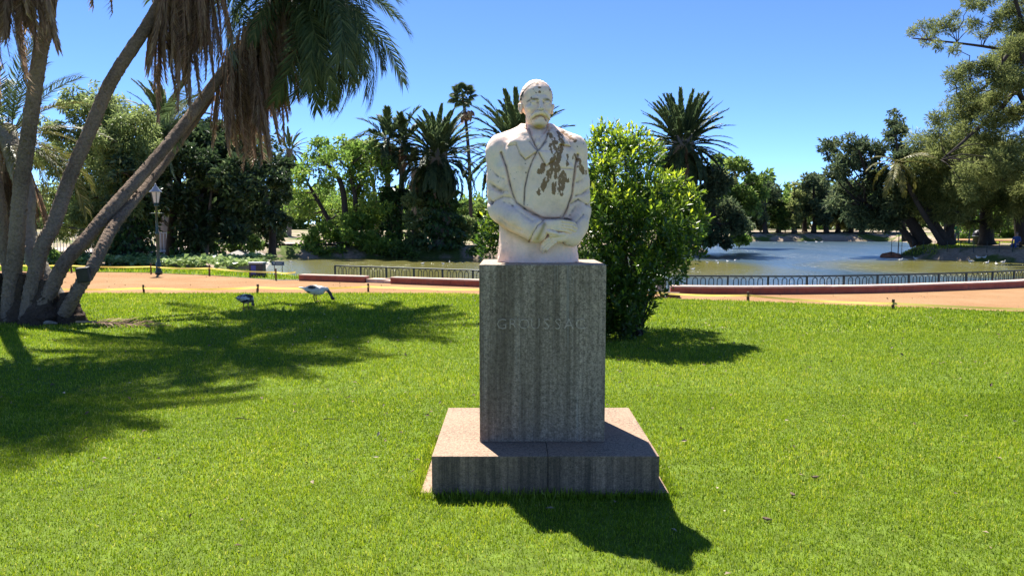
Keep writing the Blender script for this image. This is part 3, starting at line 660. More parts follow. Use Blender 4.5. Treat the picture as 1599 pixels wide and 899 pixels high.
# ------------------------------------------------------------------ ground, path, lake
WATER = -0.9
WALL = np.array([(-6, 21.2), (-4.9, 20.8), (-4, 20.45), (-3.2, 20.1), (-2, 19.55), (-.83, 19.05), (1.4, 18.0), (2.4, 17.55), (3.62, 17.2), (5, 17.05), (6.3, 17.1), (7.6, 17.25), (8.9, 17.5), (10.4, 18.0), (12.8, 18.9), (15, 20.1), (18, 22.0), (22, 25.0)])
FENCE = np.array([(-5.7, 24.3), (-3.4, 23.1), (-1.1, 21.9), (.5, 21.1), (2, 20.4), (3.5, 19.85), (5, 19.5), (7.5, 19.4), (10.2, 20.0), (12.8, 20.9), (14.8, 21.9), (17.5, 24), (20, 26.5)])
def offset_line(L, d):
    L = np.asarray(L, float); T = unit(np.gradient(L, axis=0)); return L + np.stack([-T[:, 1], T[:, 0]], -1) * d
LAKE = [(-9.5, 25.5), (-12.6, 34), (-14.6, 40.5), (-18.0, 52.5), (-14, 54.5), (-6, 55.2), (-3, 54.7), (2, 55.6), (9, 57), (15.0, 60), (17.5, 67), (21, 88), (27, 105), (40, 106.5), (53, 106), (52, 92), (45, 76), (34, 63), (28.4, 56.4), (29.3, 52.6), (31, 50.2), (33.2, 48.4), (37, 46.5), (42, 36), (40, 30), (34, 26.5), (24, 27.5)] + [tuple(p) for p in offset_line(FENCE, .25)[::-1]]
def terrain_z(P):
    s = poly_sdf(P, LAKE); z = np.interp(s, [-3, -1.5, 0, 1.3, 2.2], [-2.2, -1.6, -.92, -.16, -.06])
    rough = vnoise(P * .7, 3) * .10 * np.clip(1 - np.abs(s - .7) / 2.5, 0, 1)
    rise = .35 * np.clip((np.hypot(P[:, 0], P[:, 1]) - 60) / 60, 0, 1) * np.clip(s / 8, 0, 1)
    return z + rough + rise, s
gx = np.concatenate([[-3000, -1500, -700, -350, -200, -120, -90], np.arange(-70, 80, .7), [84, 95, 120, 200, 350, 700, 1500, 3000]])
gy = np.concatenate([[-600, -200, -80, -30, -10, 2, 10], np.arange(16, 126, .7), [130, 140, 160, 200, 300, 500, 900, 1700, 3500]])
GX, GY = np.meshgrid(gx, gy, indexing='ij'); PP = np.stack([GX.ravel(), GY.ravel()], -1); tz, ts = terrain_z(PP)
ni, nj = len(gx), len(gy); ii = (np.arange(ni - 1)[:, None] * nj + np.arange(nj - 1)[None]).ravel()
def terrain_mat():
    m, n, l, b = nmat('park_ground'); a = n.new('ShaderNodeAttribute'); a.attribute_name = 'shore'
    p = wpos(n, l); n1 = noise(n, l, .35, 6, p, .6); n2 = noise(n, l, 5, 6, p, .7)
    dirt = ramp(n, l, n2.outputs[0], [(.3, (.22, .16, .115)), (.55, (.36, .28, .21)), (.75, (.48, .39, .31))])
    gr = ramp(n, l, n2.outputs[0], [(.3, (.05, .08, .015)), (.7, (.12, .17, .03))])
    f = ramp(n, l, n1.outputs[0], [(.48, (0, 0, 0)), (.56, (1, 1, 1))])
    c = mixc(n, l, f, dirt, gr)
    wet = ramp(n, l, a.outputs['Fac'], [(.0, (1, 1, 1)), (.12, (.0, .0, .0))])
    c = mixc(n, l, maths(n, l, 'MULTIPLY', wet, .35), c, (.07, .055, .04)); l.new(c, b.inputs['Base Color'])
    b.inputs['Roughness'].default_value = .95; b.inputs['Specular IOR Level'].default_value = .1; bump(n, l, n2.outputs[0], .6, .08, b); return m
mk('ground', np.concatenate([PP, tz[:, None]], 1), np.stack([ii, ii + nj, ii + nj + 1, ii + 1], -1), terrain_mat(), None, True, tints={'shore': np.clip(ts / 10, 0, 1)}, kind='structure')
def water_mat():
    m, n, l, b = nmat('lake_water'); p = wpos(n, l, (1, .55, 1))
    n1 = noise(n, l, 2.4, 5, p, .6); n2 = noise(n, l, .16, 3, wpos(n, l, (1, .35, 1)), .5); n3 = noise(n, l, 9, 3, p, .5)
    a = n.new('ShaderNodeAttribute'); a.attribute_name = 'silt_reflection'; f = maths(n, l, 'ADD', a.outputs['Fac'], maths(n, l, 'MULTIPLY', maths(n, l, 'SUBTRACT', n2.outputs[0], .5), .7), True)
    l.new(ramp(n, l, f, [(.25, (.02, .05, .075)), (.75, (.125, .118, .028))]), b.inputs['Base Color'])
    l.new(ramp(n, l, f, [(.25, (.30,) * 3), (.75, (.16,) * 3)]), b.inputs['Roughness']); b.inputs['IOR'].default_value = 1.6
    gust = ramp(n, l, n2.outputs[0], [(.38, (.25, .25, .25)), (.62, (1, 1, 1))])
    h = maths(n, l, 'MULTIPLY', maths(n, l, 'ADD', n1.outputs[0], maths(n, l, 'MULTIPLY', n3.outputs[0], .3)), gust)
    bump(n, l, h, .8, .3, b); return m
M['water'] = water_mat()
wx, wy = np.linspace(-60, 90, 101), np.linspace(18, 118, 81); WX, WY = np.meshgrid(wx, wy, indexing='ij'); WP = np.stack([WX.ravel(), WY.ravel()], -1)
silt_reflection = np.clip((9 - WP[:, 0]) / 6, 0, 1) * np.clip((62 - WP[:, 1]) / 8, 0, 1)                                     # muddy shallows of the channel
silt_reflection = np.maximum(silt_reflection, np.clip(1.5 - np.linalg.norm((WP - [9.5, 44]) / [6.0, 8.5], axis=1), 0, 1)); silt_reflection = np.maximum(silt_reflection, np.clip(1.7 - np.linalg.norm((WP - [28.5, 43]) / [8, 7.5], axis=1), 0, 1))  # olive patches: reflected trees painted into the water colour
wi = (np.arange(100)[:, None] * 81 + np.arange(80)[None]).ravel(); mk('water', np.c_[WP, np.full(len(WP), WATER)], np.stack([wi, wi + 81, wi + 82, wi + 1], -1), M['water'], tints={'silt_reflection': silt_reflection}, kind='structure')
def path_mat():
    m, n, l, b = nmat('crushed_brick'); p = wpos(n, l); f = noise(n, l, 60, 6, p, .75); g = noise(n, l, .8, 5, p, .6); k = noise(n, l, 14, 5, p, .65)
    c = ramp(n, l, f.outputs[0], [(.3, (.19, .095, .042)), (.5, (.28, .155, .073)), (.72, (.37, .225, .12))])
    c = mixc(n, l, ramp(n, l, g.outputs[0], [(.4, (0, 0, 0)), (.65, (.6, .6, .6))]), c, (.335, .215, .115)); c = mixc(n, l, ramp(n, l, k.outputs[0], [(.52, (0, 0, 0)), (.68, (.55, .55, .55))]), c, (.21, .105, .048))
    l.new(c, b.inputs['Base Color']); b.inputs['Roughness'].default_value = .95; b.inputs['Specular IOR Level'].default_value = .1; bump(n, l, f.outputs[0], .6, .02, b); return m
M['path'] = path_mat()
def flat(name, poly, z, mat, **kw):
    import bmesh
    bm = bmesh.new(); f = bm.faces.new([bm.verts.new((x, y, z)) for x, y in poly]); bmesh.ops.triangulate(bm, faces=[f]); bmesh.ops.recalc_face_normals(bm, faces=bm.faces)
    me = bpy.data.meshes.new(name); bm.to_mesh(me); bm.free(); me.materials.append(mat)
    if me.polygons[0].normal.z < 0: me.flip_normals()
    return link(name, me, None, **kw)
wl2 = [tuple(p) for p in offset_line(WALL, .3)]
pathp = [(-60, 27.5), (-30, 26.0), (-17, 25.4), (-12, 24.6), (-9.3, 23.3), (-6.7, 21.4)] + wl2 + [(26, 22), (40, 8), (40, 2), (22, 2), (12, 10.8), (6, 13.5), (2, 15.3), (-4, 16.2), (-12, 16.0), (-30, 15.5), (-60, 15)]
flat('path', pathp, 0.0, M['path'], kind='structure')
LAWN = np.array([(-60, 16.6), (-30, 17.0), (-14, 17.2), (-8.7, 17.2), (-4, 17.3), (-.86, 17.1), (1.5, 16.7), (3.28, 16.05), (6.3, 14.85), (9.3, 13.55), (13, 11.4), (18, 7.5), (24, 2.0)])
LAWN = np.stack([np.interp(np.linspace(0, 1, 140), np.linspace(0, 1, 60), smooth_path(np.c_[LAWN, np.zeros(len(LAWN))], 60)[:, k]) for k in (0, 1)], -1)
LAWN[:, 1] += vnoise(LAWN * 2.2, 5) * .05
def lawn_edge(x): return np.interp(x, LAWN[:, 0], LAWN[:, 1])
flat('lawn', [tuple(p) for p in LAWN] + [(24, -12), (-60, -12)], .006, M['soil'], kind='structure')
verge = [(-60, 30), (-30, 28.6), (-17, 28.2), (-13.4, 27.6), (-10.6, 26.2), (-9.0, 25.2), (-5.9, 22.3), (-6.1, 21.6), (-6.75, 21.45), (-9.3, 23.35), (-12, 24.65), (-17, 25.45), (-30, 26.05), (-60, 27.5)]
flat('verge', verge, .010, M['soil'], kind='structure')
quay = offset_line(FENCE, -1.2); quay2 = offset_line(FENCE, .3); k = len(FENCE)
V = np.concatenate([np.c_[quay, np.full(k, -.45)], np.c_[quay2, np.full(k, -.45)], np.c_[quay2, np.full(k, -1.6)]]); i = np.arange(k - 1)
M['concrete'] = simple('grey_concrete', (.30, .28, .25), .9, .25, 4, spec=.15, bs=.3)
mk('quay', V, np.concatenate([np.stack([i, i + 1, i + k + 1, i + k], -1), np.stack([i + k, i + k + 1, i + 2 * k + 1, i + 2 * k], -1)]), M['concrete'], kind='structure')
rb = np.array([(-14.4, 39.0, -.02), (-18.0, 52.8, -.02), (-16.6, 53.4, -.95), (-12.8, 39.0, -.95), (-14.4, 39.0, -1.1), (-12.8, 39, -1.1)])
mk('concrete_bank', np.array([(-14.6, 38.6, .03), (-18.3, 52.8, .03), (-16.7, 53.2, -.95), (-12.7, 38.9, -.95), (-14.6, 38.6, -1.1), (-18.3, 52.8, -1.1)]), [np.array([(0, 3, 2, 1)]), np.array([(0, 4, 3)])], M['concrete'], kind='structure')

# ------------------------------------------------------------------ low walls and steps
def plaster():
    m, n, l, b = nmat('brick_red_render'); p = wpos(n, l); a = noise(n, l, 3, 6, p, .65); c2 = noise(n, l, 30, 4, p)
    c = ramp(n, l, a.outputs[0], [(.3, (.25, .066, .038)), (.5, (.34, .090, .052)), (.7, (.42, .13, .08))])
    c = mixc(n, l, ramp(n, l, noise(n, l, 1, 4, wpos(n, l, (12, 12, 1))).outputs[0], [(.5, (0, 0, 0)), (.7, (.45, .45, .45))]), c, (.13, .07, .055)); l.new(c, b.inputs['Base Color']); b.inputs['Roughness'].default_value = .9
    bump(n, l, c2.outputs[0], .3, .01, b); return m
M['redwall'] = plaster(); M['coping'] = simple('pale_coping', (.52, .38, .31), .85, .2, 5, spec=.2, bs=.2)
def strip(line, w, z0, z1, name, mat, parent, b):
    L = np.asarray(line); a = offset_line(L, -w[0]); c = offset_line(L, w[1]); k = len(L)
    V = np.concatenate([np.c_[a, np.full(k, z0)], np.c_[a, np.full(k, z1)], np.c_[c, np.full(k, z1)], np.c_[c, np.full(k, z0)]]) - np.array([*b, 0]); i = np.arange(k - 1)
    Fs = [np.concatenate([np.stack([i + r * k, i + 1 + r * k, i + 1 + (r + 1) * k, i + (r + 1) * k], -1) for r in range(3)] + [np.array([(0, k, 2 * k, 3 * k), (k - 1, 4 * k - 1, 3 * k - 1, 2 * k - 1)])])]
    return mk(name, V, Fs, mat, parent)
def wall_line(x0, x1):
    xs = np.linspace(x0, x1, max(3, int((x1 - x0) / .5))); P = smooth_path(np.c_[WALL, np.zeros(len(WALL))], 300)
    return np.stack([xs, np.interp(xs, P[:, 0], P[:, 1])], -1)
for x0, x1, lab in ((-6.0, -4.02, 'short brick-red garden wall, left of the step gap by the lake fence'), (-3.25, 1.75, 'brick-red garden wall that runs from the step gap to behind the pedestal'), (3.62, 22, 'long curving brick-red garden wall, right of the big shrub')):
    L = wall_line(x0, x1); t = thing('garden_wall', lab, 'wall', (*L[0], 0), 0, 'low red walls along the path')
    npc = max(1, round((x1 - x0) / 1.9)); xs = np.linspace(x0, x1, npc + 1)
    for q in range(npc):                                                # sections with open joints, each with its coping stone
        Lq = wall_line(xs[q] + .004, xs[q + 1] - .004); dz = random.uniform(-.004, .004)
        strip(Lq, (0, .26), -.04, .145, 'wall_section', M['redwall'], t, L[0]); strip(Lq, (.025 + dz, .285), .146, .178 + dz, 'coping_stone', M['coping'], t, L[0])
for x0, x1, h, lab in ((-4.0, -3.52,   .10, 'higher stone step beside the short red wall'), (-3.5, -3.26, .07, 'lower stone step in the gap between the red walls')):
    L = wall_line(x0, x1); c = L[0]; o = strip(L, (-.08, .5), -.03, h, 'stone_step', M['coping'], None, c); o.location = (*c, 0); tag(o, lab, 'step', 'stone steps in the wall gap')
V, Fs = box(-.19, .19, -.12, .12, 0, .11, .01); o = mk('wooden_block', V, Fs, M['stake']); o.location = (3.45, 16.35, .0); o.rotation_euler = (0, 0, -.35); tag(o, 'low dark brown block lying at the lawn edge beside the big shrub', 'block')
V, Fs = box(-.1, .1, -.1, .1, -.02, .36, .01); o = mk('concrete_post', V, Fs, M['concrete']); o.location = (3.42, 17.3, 0); tag(o, 'short grey concrete post at the end of the long red wall', 'post')

# ------------------------------------------------------------------ iron lake fence: posts, rail and hoops
fence = thing('lake_fence', 'low black iron fence with arched hoops along the lake edge', 'fence', (*FENCE[0], -.45))
fp = smooth_path(np.c_[FENCE, np.zeros(len(FENCE))], 800)[:, :2]; sl = np.concatenate([[0], np.cumsum(np.linalg.norm(np.diff(fp, axis=0), axis=1))])
def on_fence(s): return np.array([np.interp(s, sl, fp[:, 0]), np.interp(s, sl, fp[:, 1])]) - FENCE[0]
rail = np.array([[*on_fence(s), .70] for s in np.linspace(0, sl[-1], 90)]); V1, F1 = tube(rail, .022, 6); V2, F2 = tube(rail - [0, 0, .62], .011, 5)
mk('rail', V1, F1, M['iron'], fence, True); mk('lower_rail', V2, F2, M['iron'], fence, True)
pv, pf = box(-.022, .022, -.022, .022, 0, .70); pm = mesh_of('fence_post', pv, pf, M['iron'])
th = np.linspace(0, math.pi, 9); hp = np.concatenate([[(-.062, 0, .08)], np.c_[-.062 * np.cos(th), np.zeros(9), .585 + .075 * np.sin(th)], [(.062, 0, .08)]])
hv, hf = join([tube(hp, .012, 5), tube([(0, 0, .655), (0, 0, .70)], .011, 4)]); hm = mesh_of('hoop', hv, hf, M['iron'])
s = 0
while s < sl[-1] - 1.0:
    for kx in range(5):
        q = on_fence(s + kx * .2055); q2 = on_fence(s + kx * .2055 + .02); a = math.atan2(q2[1] - q[1], q2[0] - q[0])
        o = link('fence_post' if kx == 0 else 'hoop', pm if kx == 0 else hm, fence); o.location = (*q, 0); o.rotation_euler = (random.uniform(-.025, .025), random.uniform(-.02, .02), a)
    s += 1.028

# ------------------------------------------------------------------ stakes with the yellow tape
sv, sf = box(-.022, .022, -.022, .022, 0, .2, .004); stm = mesh_of('stake', sv, sf, M['stake']); stm2 = mesh_of('stake', sv * [1, 1, 1.7], sf, M['stake'])
def stakes(pts, me, labs, group, hz):
    for (x, y), lab in zip(pts, labs):
        o = link('stake', me); o.location = (x, y, 0); o.rotation_euler = (random.uniform(-.06, .06), random.uniform(-.08, .08), random.uniform(0, 1)); tag(o, lab, 'stake', group)
random.seed(4)
near_px = [(60, 458), (225, 458), (402, 457), (575, 455.5)]; near_pts = [(Xp(p, Dp(y)), Dp(y)) for p, y in near_px] + [(.9, 16.95), (2.9, 16.4), (Xp(1168, 15.55), 15.55), (Xp(1394, 13.95), 13.95), (11.6, 12.45)]
stakes(near_pts, stm, ['brown stake at the lawn edge behind the leaning palm trunks', 'brown stake at the lawn edge right of the leaning palm trunks', 'brown stake at the lawn edge behind the rear-facing bird', 'brown stake at the lawn edge right of the grazing goose',
    'brown stake at the lawn edge hidden behind the pedestal', 'brown stake at the lawn edge under the big shrub', 'brown stake at the lawn edge in front of the long red wall, nearest the shrub', 'brown stake at the lawn edge on the right, well in front of the red wall', 'brown stake at the far right lawn edge beyond the frame'], 'stakes along the lawn edge', .2)
far_pts = [(-30, 25.9), (Xp(112, 24.6), 24.6), (Xp(236, 24.0), 24.0), (Xp(327, 23.2), 23.2), (Xp(431, 21.3), 21.3)]
stakes(far_pts, stm2, ['brown stake at the path verge on the far left', 'brown stake at the path verge seen between the palm trunks', 'brown stake at the path verge beside the lamp post', 'brown stake at the path verge right of the lamp post', 'brown stake at the path verge under the small blue sign'], 'stakes along the far verge', .34)
def tape(pts, hz, w, name, lab, sag):
    P = []
    for a, b in zip(pts[:-1], pts[1:]):
        n = 10
        for i in range(n): t = i / n; P.append((a[0] + (b[0] - a[0]) * t, a[1] + (b[1] - a[1]) * t - .03, hz - sag * 4 * t * (1 - t)))
    P.append((*pts[-1], hz)); P = np.array(P); k = len(P); i = np.arange(k - 1)
    tw = np.sin(np.arange(k) * .55) * .35; off = np.stack([np.zeros(k), np.sin(tw) * w / 2, np.cos(tw) * w / 2], -1)
    V = np.concatenate([P - off, P + off]); b = P[0].copy(); b[2] = 0
    o = mk(name, V - b, np.stack([i, i + 1, i + 1 + k, i + k], -1), M['tape'], None, True, tint=np.random.default_rng(1).uniform(0, 1, len(V))); o.location = b; tag(o, lab, 'tape', 'yellow barrier tapes')
tape([(-14, 17.35)] + near_pts, .125, .042, 'barrier_tape', 'yellow barrier tape strung low from stake to stake along the lawn edge', .035)
tape([(-30, 25.9)] + far_pts[1:] + [(-6.1, 21.25)], .235, .045, 'barrier_tape', 'yellow barrier tape along the far side of the orange path', .03)

# ------------------------------------------------------------------ lamp post, bin, sign
M['lamp_glass'] = simple('milky_lamp_glass', (.55, .56, .55), .25, .08, 4); M['lamp_cap'] = simple('grey_lamp_cap', (.36, .38, .40), .4, .2, 10, .3)
def lamp_post(x, y, h, label, group=None, s=1.0):
    t = thing('lamp_post', label, 'lamp post', (x, y, 0), 0, group); k = h - .62
    V, Fs = lathe([(.11, 0), (.11, .08), (.085, .12), (.08, .34), (.055, .40), (.048, .5), (.042, k * .55), (.055, k * .56), (.055, k * .58), (.038, k * .6), (.033, k - .12), (.06, k - .10), (.06, k - .06), (.035, k - .03), (.05, k)], 12); mk('post', V, Fs, M['lamp_green'], t, True)
    V, Fs = join([tube([(-.2, 0, k - .32), (.2, 0, k - .32)], .014, 6), lathe([(.02, k - .34), (.03, k - .32), (.02, k - .30)], 8, (.2, 0, 0)), lathe([(.02, k - .34), (.03, k - .32), (.02, k - .30)], 8, (-.2, 0, 0))]); mk('ladder_bar', V, Fs, M['lamp_green'], t)
    V, Fs = lathe([(.085, k), (.15, k + .33), (.15, k + .335)], 6); mk('glass', V, Fs, M['lamp_glass'], t)
    pcs = []
    for i in range(6):
        a = i * math.pi / 3; pcs.append(tube([(.09 * math.cos(a), .09 * math.sin(a), k - .005), (.157 * math.cos(a), .157 * math.sin(a), k + .335)], .011, 5))
    pcs.append(lathe([(.10, k - .02), (.10, k + .004)], 6)); V, Fs = join(pcs); mk('lantern_frame', V, Fs, M['iron'], t)
    V, Fs = lathe([(.19, k + .337), (.185, k + .36), (.09, k + .46), (.085, k + .49), (.035, k + .53), (.025, k + .58), (.008, k + .62)], 12); mk('cap', V, Fs, M['lamp_cap'], t, True)
    return t
lamp_post(Xp(247, 23.9), 23.95, 2.86, 'dark green lamp post with glass lantern in front of the dark trees')
M['bin'] = simple('dark_bin_plastic', (.030, .026, .035), .5, .25, 6); M['bin_blue'] = simple('blue_panel', (.035, .05, .30), .45, .15, 6); M['sign_blue'] = simple('dark_blue_sign', (.045, .075, .16), .4, .15, 5); M['white_paint'] = simple('white_paint', (.72, .72, .7), .5, .1, 8)
bx = Xp(402.5, 22.6); t = thing('litter_bin', 'dark rectangular litter bin with a blue panel on the grass verge by the lake', 'bin', (bx, 22.6, 0))
V, Fs = box(-.205, .205, -.16, .16, .0, .40, .012); mk('body', V, Fs, M['bin'], t); V, Fs = box(-.222, .222, -.175, .175, .402, .455, .014); mk('lid', V, Fs, M['lamp_cap'], t); V, Fs = box(-.14, .005, -.166, -.161, .10, .36, .002); mk('panel', V, Fs, M['bin_blue'], t)
sx = Xp(434.5, 23.0); t = thing('sign_board', 'small dark blue notice sign on two thin legs beside the litter bin', 'sign', (sx, 23.0, 0))
V, Fs = box(-.19, .19, -.012, .012, .33, .45, .004); mk('board', V, Fs, M['sign_blue'], t)
for dx in (-.12, .12): V, Fs = tube([(dx, .02, 0), (dx, .02, .36)], .011, 6); mk('leg', V, Fs, M['iron'], t)
V, Fs = tube([(-.115, -.0125, .395), (-.115, -.0155, .395)], .022, 10); mk('emblem', V, Fs, M['white_paint'], t)
V, Fs = box(-.07, .13, -.0155, -.0124, .385, .397); mk('print_line', V, Fs, M['white_paint'], t)
# ------------------------------------------------------------------ vegetation
def CL(px, py, rp, d): p = P3(px, py, d); return (p[0], p[1], p[2], rp / F * d)
def CLS(d, lst, jit=2.0, seed=0):
    r = np.random.default_rng(seed); return [CL(a, b, c, d + r.uniform(-jit, jit)) for a, b, c in lst]
def TR(d, pts, z0=None):
    """trunk path from picture measurements at distance d; first point is set on the ground"""
    out = [P3(px, py, d) for px, py in pts]
    if z0 is not None: out[0][2] = z0
    return out

# ---- big flowering shrub behind the pedestal
rng = np.random.default_rng(11)
SB = np.array([1.75, 10.75, 0.0])
shrub = thing('large_shrub', 'big rounded evergreen shrub with glossy yellow-green shoots behind the pedestal', 'shrub', tuple(SB))
cl = []
for px, py, rp, d in ((950, 225, 30, 10.9), (975, 232, 30, 10.5), (1000, 250, 36, 10.8), (925, 255, 34, 10.6), (960, 275, 40, 10.2), (1010, 300, 40, 10.2), (1040, 330, 38, 10.6), (1068, 320, 30, 10.8), (1080, 350, 28, 10.6), (1065, 375, 38, 10.2), (1020, 365, 48, 9.9), (965, 345, 50, 9.9), (915, 330, 45, 10.2), (890, 300, 40, 10.8),
                     (930, 400, 50, 10.0), (985, 420, 46, 9.9), (1035, 415, 36, 10.2), (950, 470, 38, 10.1), (985, 478, 24, 10.2), (915, 450, 40, 10.6), (860, 350, 42, 11.2), (820, 370, 42, 11.4), (785, 365, 30, 11.4), (765, 385, 20, 11.5), (870, 420, 40, 11.3), (905, 505, 30, 10.6), (770, 345, 16, 11.5), (760, 365, 14, 11.5), (960, 505, 28, 10.4), (975, 500, 30, 10.3), (940, 510, 26, 10.2), (1005, 480, 18, 10.3), (920, 490, 34, 10.2), (1020, 450, 22, 10.2), (980, 460, 40, 9.9), (1000, 330, 50, 11.6), (950, 310, 50, 11.8), (1030, 400, 44, 11.6), (940, 420, 50, 11.8), (1055, 290, 20, 10.9), (990, 215, 14, 10.8), (935, 215, 14, 10.8)):
    cl.append(CL(px, py, rp, d))
pcs = []
for (x, y, z, r) in cl:
    a = SB + np.array([rng.uniform(-.12, .10), rng.uniform(-.1, .1), .02]); m = np.array([SB[0] + (x - SB[0]) * .35, SB[1] + (y - SB[1]) * .35, z * .45])
    pcs.append(tube(smooth_path([a, m, (x, y, z)], 10), np.linspace(.032, .008, 10), 6))
for e in ((1030, 440), (1025, 470), (1000, 455)):
    q = P3(*e, 10.5); pcs.append(tube(smooth_path([SB + [0.02, 0, 0], (SB + q) / 2 + [.03, 0, .02], q], 8), np.linspace(.018, .007, 8), 5))
V, Fs = join(pcs); mk('stems', V - SB, Fs, M['bark_dark'], shrub, True)
Cs = []; Us = []; Ns = []; Ts = []; Ls = []
for (x, y, z, r) in cl:
    for q in range(int(110 * (r / .35) ** 2)):                            # shoots: a whorl of leaves round a twig
        d = unit(rng.normal(size=3) + [0, 0, .25]); p = np.array([x, y, z]) + d * r * rng.uniform(.35, 1.12) ** .7
        up = unit(d * .5 + rng.normal(size=3) * .35 + np.array([0, 0, .8])); k = rng.integers(6, 11)
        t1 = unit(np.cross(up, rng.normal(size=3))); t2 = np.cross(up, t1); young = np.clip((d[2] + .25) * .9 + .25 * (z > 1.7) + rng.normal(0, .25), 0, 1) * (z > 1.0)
        for i in range(k):
            a = i * 2.4; side = t1 * math.cos(a) + t2 * math.sin(a); f = i / k
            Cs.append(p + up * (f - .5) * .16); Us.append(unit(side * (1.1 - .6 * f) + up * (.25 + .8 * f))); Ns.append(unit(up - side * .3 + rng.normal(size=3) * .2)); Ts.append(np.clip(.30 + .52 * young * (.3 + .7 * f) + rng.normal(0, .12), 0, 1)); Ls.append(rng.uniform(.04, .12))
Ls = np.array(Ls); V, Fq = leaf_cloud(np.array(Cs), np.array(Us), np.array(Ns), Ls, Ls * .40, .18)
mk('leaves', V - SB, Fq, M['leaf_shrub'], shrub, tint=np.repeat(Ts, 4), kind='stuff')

# ---- leaning palm clump on the left
rng = np.random.default_rng(5)
CB = np.array([-7.35, 12.1, 0.0])
clump = thing('palm_clump', 'clump of leaning date palms with rough trunks and brown hanging skirts on the left lawn', 'palm clump', tuple(CB))
fr_up = frond_mesh('frond', 2.6, 58, .50, .75, M['frond'], rng, 52, .25, .22, .026)
fr_mid = frond_mesh('frond', 2.9, 62, .52, 1.25, M['frond'], rng, 52, .22, .28, .026)
fr_low = frond_mesh('frond', 2.9, 62, .50, 1.45, M['frond'], rng, 48, .15, .35, .026)
fr_gold = [frond_mesh('frond', 2.6, 54, .46, b_, M['frond_gold'], rng, 50, .25, .25, .026) for b_ in (.9, 1.3)]
fr_dead = [frond_mesh('dead_frond', L_, 40, .36, b_, M['frond_dead'], rng, 30, .1, .5, .022, collapse=c_) for L_, b_, c_ in ((2.1, .25, .45), (1.8, .15, .6), (2.35, .2, .35))]
def root(pts, ra, rb):
    p = smooth_path(pts, 22); rb = .085; th = np.arange(28) / 28 * 2 * np.pi; q = np.stack(np.meshgrid(np.arange(22) * .45, th * 2.2, indexing='ij'), -1)
    return tube(p, rb + (ra - rb) * (1 - np.linspace(0, 1, 22)) ** 1.3, 28, True, .22 * vnoise(q, 3) + .16 * vnoise(q * 2.7, 8) + .05 * rng.normal(size=(22, 28)))
V, Fs = join([root([(-.72, .15, -.1), (-.62, .1, .35), (-.55, .05, .8)], .36, .18),
              root([(-.2, -.05, -.1), (-.15, 0, .30), (-.12, .02, .70)], .40, .18),
              root([(.25, -.05, -.1), (.22, 0, .2), (.18, .0, .5)], .30, .16), root([(-1.1, .1, -.1), (-1.05, .1, .4), (-1.0, .1, .8)], .34, .18)])
mk('root_base', V, Fs, M['root_bark'], clump, True)
def boots(tk, path, r0, r1, rng):
    """stubs of cut leaf bases up the trunk"""
    pp = smooth_path(path, 160); T = unit(np.gradient(pp, axis=0)); n = 170; i = rng.integers(12, 158, n); a = rng.uniform(0, 2 * math.pi, n); V = []; 
    for k, th in zip(i, a):
        t = T[k]; u = unit(np.cross(t, [0.3, .9, .1])); w = np.cross(t, u); d = u * math.cos(th) + w * math.sin(th); s = np.cross(t, d); r = r0 + (r1 - r0) * k / 160
        b = pp[k] + d * r * .85; L = rng.uniform(.03, .075); V.append([b - s * .035, b + s * .035, b + d * L * .55 + t * L + s * .012, b + d * L * .55 + t * L - s * .012, b + d * .02 + t * L * .9])
    V = np.array(V).reshape(-1, 3); j = np.arange(n)[:, None] * 5
    return join([tk, (V, [j + np.array([[0, 1, 2, 3]]), np.concatenate([j + np.array([[1, 2, 4]]), j + np.array([[0, 4, 3]])])])])
TRK = [  # (path relative to the world), r0, r1, material, green fronds, dead fronds
    ([P3(52, 500, 12.0), P3(72, 468, 12.05), P3(100, 412, 12.2), P3(140, 367, 12.6), P3(175, 325, 13.0), P3(250, 240, 14.0), P3(300, 178, 14.7), P3(360, 98, 15.4), (-4.95, 16.0, 5.9), (-4.62, 16.35, 6.8)], .112, .098, 'palm_bark', 64, 215),
    ([P3(100, 492, 11.9), P3(120, 455, 11.9), P3(146, 414, 12.1), P3(162, 382, 12.4), P3(178, 352, 12.8), P3(205, 318, 13.4), P3(250, 262, 14.4), P3(330, 150, 16.0)], .10, .085, 'palm_bark', 5, 0),
    ([P3(42, 500, 12.05), P3(50, 450, 12.05), P3(66, 385, 12.15), P3(84, 350, 12.3), P3(108, 280, 12.6), P3(140, 205, 12.8), P3(175, 125, 13.0), P3(242, 20, 13.4), (-5.5, 13.8, 6.8)], .118, .098, 'palm_bark', 56, 120),
    ([P3(14, 502, 12.1), P3(17, 450, 12.1), P3(24, 400, 12.1), P3(31, 310, 12.05), P3(44, 215, 12.0), P3(62, 88, 11.9), P3(78, 0, 11.8), (-6.35, 11.6, 8.3)], .125, .095, 'palm_bark', 46, 130),
    ([(-8.2, 12.3, -.05), (-8.17, 12.3, .4), P3(0, 330, 12.2), P3(-18, 200, 12.0), P3(-14, 60, 11.6), P3(4, -20, 11.2), (-6.72, 10.7, 6.7)], .10, .095, 'palm_bark', 40, 100),
    ([(-7.5, 12.7, -.05), P3(44, 380, 12.9), P3(40, 300, 13.2), P3(24, 255, 13.5), P3(10, 200, 13.8)], .15, .15, 'palm_pale', 26, 60)]
